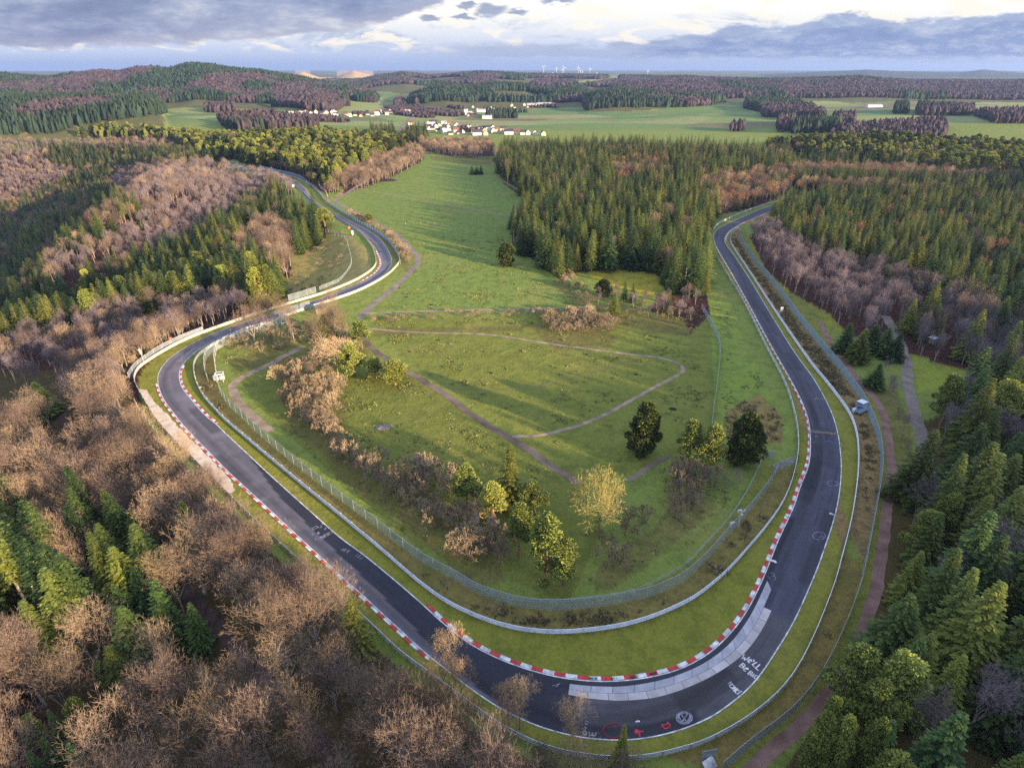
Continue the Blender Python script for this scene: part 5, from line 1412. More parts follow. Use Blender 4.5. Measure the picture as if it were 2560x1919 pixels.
# rough weeds on the banks
def weed_proto(seed):
    g = np.random.default_rng(seed); n = 26
    p = g.normal(0, .3, (n, 3)); p[:, 2] = -.05; d = unit(g.normal(0, .5, (n, 3)) + np.array([0, 0, .8])); sd = unit(np.cross(d, unit(g.normal(0, 1, (n, 3)))))
    V, Q = card_quads(p, d, sd, g.uniform(.3, .75, n), g.uniform(.05, .13, n))
    q = Proto(); q.h = .7; q.whole = part_mesh('weed', [(V, Q, np.repeat(g.random(n), 4))], [M['weeds']]); return q
wx, wy = jgrid(.85, -130, 220, 40, 330)
wz = T(wx, wy); wu, wv_, wd_ = proj(wx, wy, wz)
keep = np.zeros(len(wx), bool)
for poly, dens in [(BANK_IN, .5), (BANK_R, .8), (BANK_L, .65),
                   (D("1565,890 1640,850 1690,900 1690,960 1570,950"), .2), (np.vstack([F1B, F1[near_i(F1, (1116, 1439)):][::-1]]), .3)]:
    keep |= pip(wu, wv_, poly) & (rng.random(len(wx)) < dens)
clump = fbm(wx / 3.5, wy / 3.5, 3)
keep &= (clump > .37) & ~occupied(occ_b, wx, wy)
scatter_object('undergrowth', 'knee-high dry weeds covering the banks between rails and fences', 'undergrowth', [(a, b, float(rng.uniform(.35, 1.0))) for a, b in zip(wx[keep], wy[keep])], [weed_proto(k) for k in range(4)], (.9, 1.8))

# taller tussocks standing in the grazed meadows
wx, wy = jgrid(1.5, -110, 175, 50, 560)
wz = T(wx, wy); wu, wv_, wd_ = proj(wx, wy, wz)
keep = np.zeros(len(wx), bool)
for poly in (D("800,690 1500,680 1530,680 1550,700 1535,960 1260,1060 1110,940 880,780"), D("470,760 560,770 700,760 880,790 1250,1040 1300,1150 1230,1300 900,1180 700,1010 560,880"), D("930,330 1060,340 1165,430 1105,500 1220,580 1290,660 830,670 900,560 780,430"), D("1240,1060 1530,960 1650,980 1500,1180 1250,1290"), D("1540,660 1560,650 1710,960 1570,960 1550,780")):
    keep |= pip(wu, wv_, poly)
tus = fbm(wx / 6 + 3, wy / 6, 4)
keep &= (tus + rng.normal(0, .07, len(wx)) > .62) & (wy < 330) & ~occupied(occ_b, wx, wy)
def tuft_proto(seed):
    g = np.random.default_rng(seed); n = 20
    p = g.normal(0, .22, (n, 3)); p[:, 2] = -.03; d = unit(g.normal(0, .7, (n, 3)) + np.array([0, 0, .7])); sd = unit(np.cross(d, unit(g.normal(0, 1, (n, 3)))))
    V, Q = card_quads(p, d, sd, g.uniform(.15, .4, n), g.uniform(.05, .12, n))
    q = Proto(); q.h = .4; q.whole = part_mesh('tussock', [(V, Q, np.repeat(g.random(n), 4))], [M['tussock']]); return q
scatter_object('tall_grass', 'darker tussocks of taller grass dotted over the meadows', 'grass', [(a, b, float(rng.uniform(.2, .5))) for a, b in zip(wx[keep], wy[keep])], [tuft_proto(k) for k in range(4)], (.9, 2.2))

# ---------------------------------------------------------------- woods on the distant hills: small crowns merged into one mesh
def far_points(y0, y1, div):
    xs, ys = [], []
    y = y0
    while y < y1:
        st = max(5.6, y / div)
        x = np.arange(-.96 * y, .96 * y, st); xs.append(x + rng.uniform(-.45, .45, len(x)) * st); ys.append(np.full(len(x), y) + rng.uniform(-.45, .45, len(x)) * st); y += st * .95
    return np.concatenate(xs), np.concatenate(ys)
fx_, fy_ = far_points(640, 4500, 270)
fz_, fw_, fg_, fl_ = T(fx_, fy_, True)
fu, fv, fd = proj(fx_, fy_, fz_ + 7)
names = np.array([RID[i][5] for i in range(len(RID))] + ['']); nm_ = names[fw_]
n2 = fbm(fx_ / 170 + 9, fy_ / 260, 3); n3 = fbm(fx_ / 60, fy_ / 60, 2)
pc = np.full(len(fx_), -1.)
for nme, thr, con in [('big', .2, .52), ('purple', .2, .2), ('mid', .45, .3), ('near', .2, .92), ('centre', .4, .45), ('strip', .32, .7), ('hump', .3, .12)]:
    k = (nm_ == nme) & (fg_ > thr); pc[k] = con
clearing = (fbm(fx_ / 300 + 3, fy_ / 420 + 8, 3) > .55) & np.isin(nm_, ['mid', 'centre']); pc[clearing] = -1
for poly in FIELDS_ON_HILLS: pc[pip(fu, fv, poly)] = -1
small_ = np.ones(len(fx_))
for poly, t in WOODS:
    k = pip(fu, fv, poly); pc[k] = {'b': .05, 'c': 1., 'd': .25, 'm': .35, 'v': .3}[t]
    if t in 'mv': pc[k & (n3 < (.62 if t == 'm' else .6))] = -1; small_[k] = .5
tv_ = (pc >= 0) & (rng.random(len(fx_)) < .93)
con = (n2 + (n3 - .5) * .35 - .5) * 2.2 + .5 < pc
fx_, fy_, fz_, con, small_ = fx_[tv_], fy_[tv_], fz_[tv_], con[tv_], small_[tv_]
rr_ = np.maximum(2.8, fy_ / 330) * rng.uniform(.75, 1.25, len(fx_)) * (.4 + .6 * small_); hh_ = rng.uniform(12, 19, len(fx_)) * np.where(con, 1.05, .85) * small_
def far_mesh(name, sel, conif, colour, var, label):
    x, y, z, r, h = [q[sel] for q in (fx_, fy_, fz_, rr_, hh_)]; n = len(x)
    if n == 0: return
    prof = [(.05, .8), (.4, .95), (.75, .55), (1., .0)] if conif else [(.1, .55), (.45, 1.05), (.8, .8), (1., .0)]
    ns = 6; V = np.empty((n, 3 * ns + 1, 3))
    for lv, (t, q) in enumerate(prof[:3]):
        for s in range(ns):
            a = 2 * math.pi * (s + .5 * (lv % 2)) / ns + rng.uniform(-.25, .25, n)
            jr = r * q * rng.uniform(.55, 1.35, n)
            V[:, lv * ns + s] = np.column_stack([x + jr * np.cos(a), y + jr * np.sin(a), z + h * (t + rng.uniform(-.11, .11, n))])
    V[:, -1] = np.column_stack([x + rng.normal(0, .3, n), y + rng.normal(0, .3, n), z + h * rng.uniform(.95, 1.15, n)])
    base_ = np.arange(n)[:, None] * (3 * ns + 1); q4, q3 = [], []
    for lv in range(2):
        for s in range(ns): s2 = (s + 1) % ns; q4.append(base_ + np.array([lv * ns + s, lv * ns + s2, (lv + 1) * ns + s2, (lv + 1) * ns + s]))
    for s in range(ns): q3.append(base_ + np.array([2 * ns + s, 2 * ns + (s + 1) % ns, 3 * ns]))
    c = np.array(colour)[None] * (1 + rng.uniform(-var, var, (n, 1))) * (1 + rng.normal(0, .06, (n, 3)))
    c = np.clip(c, .004, 1); vc = np.repeat(np.column_stack([c, np.ones(n)]), 3 * ns + 1, 0)
    me = make_mesh(name, V.reshape(-1, 3), [np.vstack(q4), np.vstack(q3)], [M['farcon']], attrs={'col': vc})
    tag(add(name, me), label, 'forest', kind='stuff')
far_mesh('distant_conifer_forest', con, True, (.02, .035, .022), .45, 'dark conifer woods on the distant hills')
far_mesh('distant_bare_forest', ~con, False, (.046, .036, .042), .4, 'brown and purple bare woods on the distant hills')
print('TREES', len(solo), len(mass), len(fx_), count)
# ---------------------------------------------------------------- villages
def house_meshes(w_, d_, h_, rh, wall, roof):
    wl = MB(); rf = MB()
    wl.box((0, 0, h_ / 2 - .3), (w_, d_, h_ + .6))
    for s in (-1, 1):                                     # gables
        x = s * (w_ / 2 - .01)
        wl.raw([[x, -d_ / 2, h_], [x, d_ / 2, h_], [x, .02, h_ + rh], [x, -.02, h_ + rh]], [[0, 1, 2, 3]])
    o, t = .5, .22
    k = rh / (d_ / 2)
    for s in (-1, 1):
        y0, y1 = s * (d_ / 2 + o), 0
        z0, z1 = h_ - o * k + .06, h_ + rh + .06
        x = w_ / 2 + .4
        V = [[-x, y0, z0], [x, y0, z0], [x, y1, z1], [-x, y1, z1], [-x, y0, z0 + t], [x, y0, z0 + t], [x, y1, z1 + t], [-x, y1, z1 + t]]
        rf.raw(V, [[0, 1, 2, 3], [4, 7, 6, 5], [0, 4, 5, 1], [1, 5, 6, 2], [2, 6, 7, 3], [3, 7, 4, 0]])
    ch = MB(); ch.box((w_ * .2, d_ * .12, h_ + rh + .3), (.7, .7, 1.6))
    wn = MB()
    for fl in range(2 if h_ > 4.5 else 1):
        for q in range(3):
            for s in (-1, 1): wn.box(((q - 1) * w_ * .3, s * d_ / 2, 1.5 + fl * 2.7), (1.1, .12, 1.2))
        for q in (-1, 1):
            for s in (-1, 1): wn.box((s * w_ / 2, q * d_ * .22, 1.5 + fl * 2.7), (.12, 1.1, 1.2))
    return [wl.build('wall', WALLS[wall], link=False), rf.build('roof', ROOFS[roof], link=False), ch.build('chimney', ROOFS['brown'], link=False), wn.build('windows', M['dark_metal'], link=False)]
HM = {}
def house(u, v, size, rz, wall, roof, label, group):
    key = (size, wall, roof)
    if key not in HM:
        w_, d_, h_, rh = {'s': (9, 7.5, 3.2, 3.2), 'm': (11.5, 8.5, 4.8, 3.8), 'l': (17, 10, 5.6, 4.6), 'barn': (26, 13, 5, 3.5), 'hall': (48, 17, 5.5, 2.6)}[size]
        HM[key] = house_meshes(w_, d_, h_, rh, wall, roof)
    p = ground(np.array([u]), np.array([v]))[0]
    root = empty('barn' if size in ('barn', 'hall') else 'house', p, rz); root.scale = (.7, .7, .7)
    tag(root, label, 'barn' if size in ('barn', 'hall') else 'house', group)
    a, b, c, d = HM[key]
    add('wall', a, root); r = add('roof', b, root)
    if size in 'sml': add('chimney', c, r); 

    return root
hr = random.Random(12)
# the near village, traced
big = [(1192, 338, 'l', .25, 'white', 'dark grey', 'biggest white gabled house at the near edge of the village'), (1214, 338, 'm', 1.7, 'cream', 'brown', 'small cream house right of the biggest gabled house'),
       (1272, 336, 'l', .1, 'white', 'dark grey', 'long white house row in the middle of the village front'), (1288, 335, 'l', .1, 'white', 'brown', 'long white house with brown roof in the village front'),
       (1308, 337, 'm', .1, 'white', 'dark grey', 'dark-roofed house left of the three at the village end'), (1320, 337, 'm', 1.6, 'white', 'pale grey', 'first of the three white houses at the right village end'),
       (1338, 337, 'm', 1.5, 'white', 'dark grey', 'second of the three white houses at the right village end'), (1358, 339, 'm', 1.7, 'cream', 'dark grey', 'last house at the right end of the near village'),
       (1116, 335, 'l', .5, 'white', 'pale grey', 'wide pale house at the lower left of the village'), (1078, 318, 'l', .15, 'white', 'pale grey', 'long flat white building at the back left of the village')]
for b in big: house(*b[:6], b[6], 'houses of the near village')
TH = (S("1062,312 1085,309 1120,312 1160,318 1215,322 1265,325 1268,333 1215,331 1160,334 1130,338 1100,334 1070,326"))
def fill(poly, n, grp, tail, sizes='ssm', mind=9):
    pts = []
    g = np.random.default_rng(int(poly.sum()))
    uu = g.uniform(poly[:, 0].min(), poly[:, 0].max(), 900); vv = g.uniform(poly[:, 1].min(), poly[:, 1].max(), 900)
    k = pip(uu, vv, poly); uu, vv = uu[k], vv[k]
    for u, v, p in zip(uu, vv, ground(uu, vv)):
        if len(pts) >= n: break
        if any(math.hypot(p[0] - q[0], p[1] - q[1]) < mind for q in pts): continue
        pts.append(p)
        wall = hr.choice(['white', 'white', 'cream', 'white', 'pink', 'grey']); roof = hr.choice(['dark grey', 'dark grey', 'brown', 'red', 'dark grey', 'dark grey', 'pale grey'])
        house(u, v, hr.choice(sizes), hr.choice([.2, 1.75]) + hr.uniform(-.25, .25), wall, roof, f'{wall} house with {roof} roof {tail}', f'{wall} houses with {roof} roofs {tail}')
fill(TH, 60, 'v', 'in the near village', 'ssm', 9.5)
fill(S("722,284 760,280 800,284 842,280 846,292 800,298 770,298 730,292"), 34, 'v', 'in the left valley village', 'sm', 12)
fill(S("865,289 900,288 960,280 1035,280 1035,284 960,288 920,292 870,293"), 28, 'v', 'in the row below the green hill', 'sm', 16)
fill(S("1220,270 1290,264 1340,261 1390,262 1390,266 1300,272 1225,274"), 34, 'v', 'in the far village below the wooded hill', 'sm', 22)
fill(S("1150,272 1195,268 1200,280 1150,280"), 6, 'v', 'in the hamlet left of the far village', 'sm', 22)
fill(S("2470,300 2560,296 2560,301 2470,302"), 9, 'v', 'at the right edge behind the fields', 's', 18)
for q in [(1180, 291, 'barn', .15, 'pink', 'red', 'reddish farm building in the middle of the fields'), (1170, 287, 'barn', .6, 'grey', 'pale grey', 'farm shed with a pale roof in the middle of the fields'), (1218, 297, 'barn', 0., 'white', 'pale grey', 'white farm hall standing apart in the fields'),
          (1212, 280, 'hall', .05, 'white', 'pale grey', 'long white hall beside the dark hedge'), (1335, 265, 'hall', .1, 'grey', 'pale grey', 'first pale industrial hall at the far village'), (1362, 263, 'hall', .05, 'grey', 'pale grey', 'second pale industrial hall at the far village'),
          (2184, 268, 'hall', .1, 'white', 'pale grey', 'long low white shed in the distant right fields'), (1004, 262, 'm', .2, 'white', 'dark grey', 'single white house on the green hill'), (1027, 312, 'm', .2, 'white', 'brown', 'white house by the valley road'),
          (1973, 327, 's', .3, 'cream', 'brown', 'tiny hut at the edge of the right fields'), (2106, 284, 's', .2, 'white', 'brown', 'lone house beside the far right copse')]:
    house(*q[:6], q[6], None)

# ---------------------------------------------------------------- wind turbines on the skyline
def turbine(cx, base, hub, bl, label, yd=4650):
    u = 1320 + cx / 6.506; vb = 150 + base / 6.506; vh = 150 + hub / 6.506
    a, b, c = ray(u, vh); x, y = a / b * yd, yd
    zh = H + c / b * yd; zb = float(T(np.array(x), np.array(float(y)))) - 2
    d = y * cp - (zh - H) * sp; L = bl / 6.506 * d / F
    root = empty('wind_turbine', (x, y, zb)); tag(root, label, 'wind turbine', 'wind turbines on the skyline')
    mb = MB(); mb.tube((0, 0, 0), (0, 0, zh - zb), 1.9, 1.1, 10); mb.build('tower', WALLS['grey'], root)
    mb = MB(); mb.box((0, 0, zh - zb + .8), (3.4, 8, 3.4)); mb.sphere((0, -4.6, zh - zb + .8), 1.8); mb.build('nacelle', WALLS['grey'], root)
    t0 = hr.uniform(0, 120)
    for k in range(3):
        t = math.radians(t0 + 120 * k); dx, dz = math.sin(t), math.cos(t)
        p = np.array([0, -4.8, zh - zb + .8]); V = []
        for f, w_ in ((.0, .9), (.2, 1.7), (.6, 1.1), (1., .4)):
            c_ = p + np.array([dx, 0, dz]) * L * f
            for sx, sy in ((-1, -.3), (1, -.3), (1, .3), (-1, .3)): V.append(c_ + np.array([dz, 0, -dx]) * sx * w_ + np.array([0, sy * w_, 0]))
        Q = [[i * 4 + j, i * 4 + (j + 1) % 4, i * 4 + 4 + (j + 1) % 4, i * 4 + 4 + j] for i in range(3) for j in range(4)]
        mb = MB(); mb.raw(V, Q); mb.build('blade', WALLS['grey'], root)
for q in [(255, 240, 112, 44, 'tallest wind turbine, leftmost on the skyline'), (463, 236, 146, 26, 'slim wind turbine between the tallest and the next big one'), (582, 236, 130, 44, 'second big wind turbine from the left'), (555, 236, 165, 22, 'small wind turbine just left of the second big one'),
          (820, 240, 135, 40, 'third big wind turbine from the left'), (1010, 242, 148, 38, 'rightmost of the big wind turbines'), (852, 242, 182, 24, 'small turbine right beside the third big one'), (885, 242, 196, 22, 'tiny turbine between the third big one and the rightmost'),
          (1122, 244, 214, 16, 'tiny turbine right of the big ones'), (405, 240, 218, 16, 'tiny turbine between the two left ones'), (1950, 252, 186, 26, 'lone faint turbine far to the right')]:
    turbine(*q)

# ---------------------------------------------------------------- small things round the track
def at(u, v): return ground(np.array([u]), np.array([v]))[0]
def px_m(p): return F / (p[1] * cp - (p[2] - H) * sp)
def booth(u, v, rz, label):
    p = at(u, v); root = empty('portable_toilet', p, rz); tag(root, label, 'portable toilet', 'teal portable toilets')
    mb = MB(); mb.box((0, 0, 1.05), (1.15, 1.15, 2.1)); mb.build('cabin', M['teal'], root)
    mb = MB(); mb.box((0, 0, 2.2), (1.3, 1.3, .2)); mb.box((0, 0, 2.36), (1.0, 1.0, .12)); mb.build('roof', M['white_paint'], root)
    mb = MB(); mb.box((0, -.6, 1.0), (.8, .05, 1.8)); mb.build('door', M['white_paint'], root)
booth(715, 799, .4, 'teal portable toilet beside the left run of the track'); booth(882, 588, .2, 'teal portable toilet on the grass inside the S-bend'); booth(652, 417, .2, 'teal portable toilet at the far end of the S-bend')
def mast(u, v, vtop, heads, label, cat='mast', name='equipment_mast', mat='galv'):
    p = at(u, v); a, b, c = ray(u, vtop); h = H + c / b * p[1] - p[2]
    root = empty(name, p); tag(root, label, cat)
    mb = MB(); mb.tube((0, 0, -.2), (0, 0, h), .09, .06); mb.build('pole', M[mat], root)
    mb = MB(); mb.box((0, 0, h - .1), (1.2, .08, .08)); mb.box((0, 0, h - .55), (.08, 1.0, .08)); mb.build('crossbar', M['galv'], root)
    for dx, dy, dz in heads:
        mb = MB(); mb.tube((dx, dy + .25, h + dz + .05), (dx, dy - .2, h + dz - .05), .14, .3, 10); mb.build('mast_head', M['white_paint'], root)  # white heads standing for loudspeaker horns and cameras, not lamps
mast(1845, 1318, 1277, [(-.55, 0, .05), (.6, 0, .05), (0, -.45, -.5), (0, .35, -.15)], 'slim grey mast with four white horn-shaped heads behind the hairpin rail')
mast(361, 910, 873, [(-.15, -.2, .0), (.1, -.2, -.55), (.15, -.2, -1.1)], 'white mast with stacked heads behind the first curve', mat='white_paint')
mast(903, 457, 447, [], 'pale lone post at the junction of the lanes', 'post', 'marker_post', 'white_paint')
p = at(1829, 1319); root = empty('junction_box', p, .5); tag(root, 'white junction box on the bank below the slim mast', 'junction box')
mb = MB(); mb.box((0, 0, .75), (.9, .5, 1.1)); mb.box((0, 0, 1.34), (1.0, .6, .08)); mb.build('case', M['white_paint'], root); mb = MB(); mb.box((0, 0, .1), (.3, .3, .3)); mb.build('foot', M['stone'], root)
p = at(1952, 785); root = empty('sign', p, .35); tag(root, 'white board sign on two posts beside the right straight', 'sign')
mb = MB(); mb.box((0, 0, 1.9), (1.3, .06, 1.6)); mb.build('board', M['white_paint'], root)
for s in (-1, 1): mb = MB(); mb.tube((s * .5, .06, -.2), (s * .5, .06, 2.7), .05); mb.build('post', M['galv'], root)
p = at(1942, 773); root = empty('marker_board', p, .35); tag(root, 'small pinkish red board beside the white sign', 'marker board')
mb = MB(); mb.box((0, 0, .55), (.9, .08, .6)); mb.build('board', M['red_paint'], root); mb = MB(); mb.tube((0, .06, -.1), (0, .06, .6), .05); mb.build('post', M['galv'], root)
# marshals' stands
p = at(2150, 1027); root = empty('marshal_stand', p, .5); tag(root, "blue-grey marshal stand behind the right rail, fenced in", 'marshal stand')
mb = MB(); mb.box((0, 0, .5), (4.2, 2.4, .14)); mb.build('deck', M['mesh_blue'], root)
mb = MB(); mb.box((.4, .3, 2.6), (2.2, 1.8, .1)); mb.build('roof', M['galv'], root)
mb = MB(); mb.box((.4, 1.15, 1.6), (2.1, .06, 1.9)); mb.box((1.4, .3, 1.6), (.06, 1.7, 1.9)); mb.build('back_wall', M['galv'], root)
for a_, b_ in ((-2, -1.1), (2, -1.1), (-2, 1.1), (2, 1.1)): mb = MB(); mb.tube((a_, b_, -.3), (a_, b_, 1.6), .05); mb.build('post', M['post'], root)
mb = MB(); mb.box((0, -1.15, 1.5), (4.1, .05, .06)); mb.box((0, -1.15, 1.05), (4.1, .05, .06)); mb.build('railing', M['galv'], root)
p = at(2133, 1031); root = empty('cabinet', p, .5); tag(root, 'small white cabinet beside the marshal stand', 'cabinet'); mb = MB(); mb.box((0, 0, .6), (.8, .6, 1.2)); mb.box((0, 0, 1.23), (.9, .7, .06)); mb.build('case', M['white_paint'], root)
mb = MB(); mb.box((0, -.31, .6), (.6, .03, 1.0)); mb.build('door', M['galv'], root)
p = at(552, 952); root = empty('marshal_hut', p, .2); tag(root, 'open white marshal hut behind the fence of the first curve', 'marshal hut')
for a_, b_ in ((-.9, -.8), (.9, -.8), (-.9, .8), (.9, .8)): mb = MB(); mb.box((a_, b_, 1.2), (.14, .14, 2.4)); mb.build('post', M['white_paint'], root)
mb = MB(); mb.box((0, .8, 2.5), (2.2, .3, .2)); mb.box((0, -.8, 2.5), (2.2, .3, .2)); mb.box((-1, 0, 2.5), (.25, 1.4, .2)); mb.box((1, 0, 2.5), (.25, 1.4, .2)); mb.build('roof_frame', M['white_paint'], root)
mb = MB(); mb.box((0, 0, 2.44), (1.75, 1.3, .05)); mb.build('roof_sheet', M['stone'], root); mb = MB(); mb.box((0, .8, .6), (1.7, .06, 1.1)); mb.build('back_wall', M['white_paint'], root)
p = at(538, 950); root = empty('cabinet', p, .1); tag(root, 'pale blue cabinet in front of the open marshal hut', 'cabinet'); mb = MB(); mb.box((0, 0, .65), (.8, .6, 1.3)); mb.box((0, 0, 1.34), (.9, .7, .08)); mb.build('case', M['galv'], root)
p = at(431, 863); root = empty('signal_board', p, .4); tag(root, 'black signal board with orange top behind the first curve', 'signal board')
for s in (-1, 1): mb = MB(); mb.tube((s * .45, 0, -.2), (s * .45, 0, 2.4), .06); mb.build('post', M['white_paint'], root)
mb = MB(); mb.box((0, -.08, 1.9), (.9, .1, 1.0)); mb.build('board', M['dark_metal'], root); mb = MB(); mb.box((0, -.08, 2.6), (.9, .1, .4)); mb.build('top_panel', M['orange'], root)
def block(name, u, v, size, mat, label, cat, rz=0., capm=None):
    p = at(u, v); root = empty(name, p, rz); tag(root, label, cat)
    mb = MB(); mb.box((0, 0, size[2] / 2 - .1), (size[0], size[1], size[2] + .2)); mb.box((0, 0, size[2] * .35), (size[0] + .06, size[1] + .06, size[2] * .2)); mb.build('body', M[mat], root)
    mb = MB(); mb.box((0, 0, size[2] + .06), (size[0] * .9, size[1] * .7, .1)); mb.build('cap', M[capm or mat], root)
block('crash_barrier', 668, 807, (1.4, 1.0, 1.1), 'orange', 'orange end block of the rail on the left run', 'barrier', .3)
block('crash_barrier', 873, 571, (1.2, .8, 1.0), 'orange', 'small orange block behind the rail of the S-bend', 'barrier', .3)
block('cabinet', 707, 813, (1.0, .7, .9), 'white_paint', 'white cabinet on the ground behind the left run', 'cabinet', .2, 'galv')
block('cabinet', 733, 467, (1.6, 1.2, 1.5), 'white_paint', 'white box behind the rail at the far bend', 'cabinet', .2, 'galv')
p = at(802, 782); root = empty('shed', p, .5); tag(root, 'small dark shed with a grey roof among the bushes', 'shed')
mb = MB(); mb.box((0, 0, 1.1), (3.6, 2.6, 2.4)); mb.build('wall', M['wood'], root); mb = MB(); V = [[-2, -1.6, 2.2], [2, -1.6, 2.2], [2, 1.6, 2.7], [-2, 1.6, 2.7], [-2, -1.6, 2.32], [2, -1.6, 2.32], [2, 1.6, 2.82], [-2, 1.6, 2.82]]
mb.raw(V, [[0, 3, 2, 1], [4, 5, 6, 7], [0, 1, 5, 4], [1, 2, 6, 5], [2, 3, 7, 6], [3, 0, 4, 7]]); mb.build('roof', M['stone'], root)
p = at(2327, 866); root = empty('hunting_hide', p, .4); tag(root, 'small grey hunting hide in the right clearing', 'hunting hide')
mb = MB(); mb.box((0, 0, 2.2), (1.8, 1.6, 1.7)); mb.build('cabin', M['wood'], root); mb = MB(); mb.box((0, 0, 3.12), (2.4, 2.2, .12)); mb.build('roof', M['galv'], root)
for a_, b_ in ((-.8, -.7), (.8, -.7), (-.8, .7), (.8, .7)): mb = MB(); mb.tube((a_ * 1.2, b_ * 1.2, -.2), (a_, b_, 1.4), .06); mb.build('leg', M['wood'], root)
p = at(1772, 1914); root = empty('info_board', p, .5); tag(root, 'white board lying against the gate at the bottom edge', 'board')
mb = MB(); V = np.array([[-.9, -.6, .15], [.9, -.6, .15], [.9, .5, .9], [-.9, .5, .9]]); mb.raw(np.vstack([V, V + [0, .04, -.06]]), [[0, 1, 2, 3], [7, 6, 5, 4], [0, 4, 5, 1], [1, 5, 6, 2], [2, 6, 7, 3], [3, 7, 4, 0]]); mb.build('board', M['white_paint'], root)
mb = MB()
for s in (-1, 1): mb.tube((s * .8, .5, -.1), (s * .8, .5, .9), .04)
mb.build('support', M['post'], root)
def mound(u, v, rx_, ry_, h, mat, label, cat, name, group=None):
    p = at(u, v); n = 18; V = []; g = random.Random(int(u)); lob = [g.uniform(.8, 1.2) for _ in range(n)]
    for f, z in ((1, -.12), (.85, .3), (.6, .7), (.3, .93), (.04, 1.)):
        for k in range(n): a = 6.283 * k / n; V.append([rx_ * f * lob[k] * math.cos(a), ry_ * f * lob[k] * math.sin(a), h * z * (g.uniform(.8, 1.2) if f < 1 else 1)])
    Q = [[r * n + k, r * n + (k + 1) % n, (r + 1) * n + (k + 1) % n, (r + 1) * n + k] for r in range(4) for k in range(n)]
    tag(add(name, make_mesh(name, np.array(V), [np.array(Q)], [M[mat]]), None, p), label, cat, group)
mound(966, 452, 9, 4.5, 1.6, 'soil', 'dark brown heap on the meadow below the pine wood', 'heap', 'muck_heap')
mound(958, 1067, 2.4, 1.7, .45, 'stone', 'low heap of grey stones on the hairpin meadow', 'stone heap', 'stone_heap')
for q, (u, v, s) in enumerate([(1682, 1022, .8), (988, 852, .45), (1096, 851, .45), (1025, 879, .45), (1467, 886, .4), (1017, 742, .5), (1078, 762, .55), (1590, 936, .5), (1228, 932, .5), (1277, 809, .4)]):
    mound(u, v, s * 1.4, s, .25, 'soil', ['largest molehill, right of the dark conical evergreen', 'molehill nearest the start of the loop trail', 'molehill below the upper arm of the loop trail', 'molehill left of the loop trail middle', 'molehill on the upper right arm of the loop trail', 'molehill near the lower left corner of the long meadow',
          'second molehill at the bottom of the long meadow', 'molehill inside the right end of the loop trail', 'molehill in the middle of the trail loop', 'molehill just below the hedge path'][q], 'molehill', 'molehill', 'molehills on the meadows')
# ---------------------------------------------------------------- air
def haze_box():
    mb = MB(); r = 17500.; z0 = float(gz.min()) - 2; z1 = max(float(gz.max()) + 40, 150.)
    mb.box((0, 0, (z0 + z1) / 2), (2 * r, 2 * r, z1 - z0))
    m, nt = new_mat('haze'); g = N(nt)
    v = g.n('ShaderNodeVolumePrincipled'); o = g.n('ShaderNodeOutputMaterial')
    v.inputs['Color'].default_value = (.3, .44, .76, 1); v.inputs['Density'].default_value = HAZE; v.inputs['Anisotropy'].default_value = .2
    v.inputs['Density Attribute'].default_value = ''
    g.link(v.outputs[0], o.inputs['Volume'])
    m.cycles.homogeneous_volume = True if hasattr(m.cycles, 'homogeneous_volume') else None
    tag(mb.build('haze', m), 'thin blue haze over the distant hills', 'haze', kind='stuff')
HAZE = 6.5e-5
haze_box()

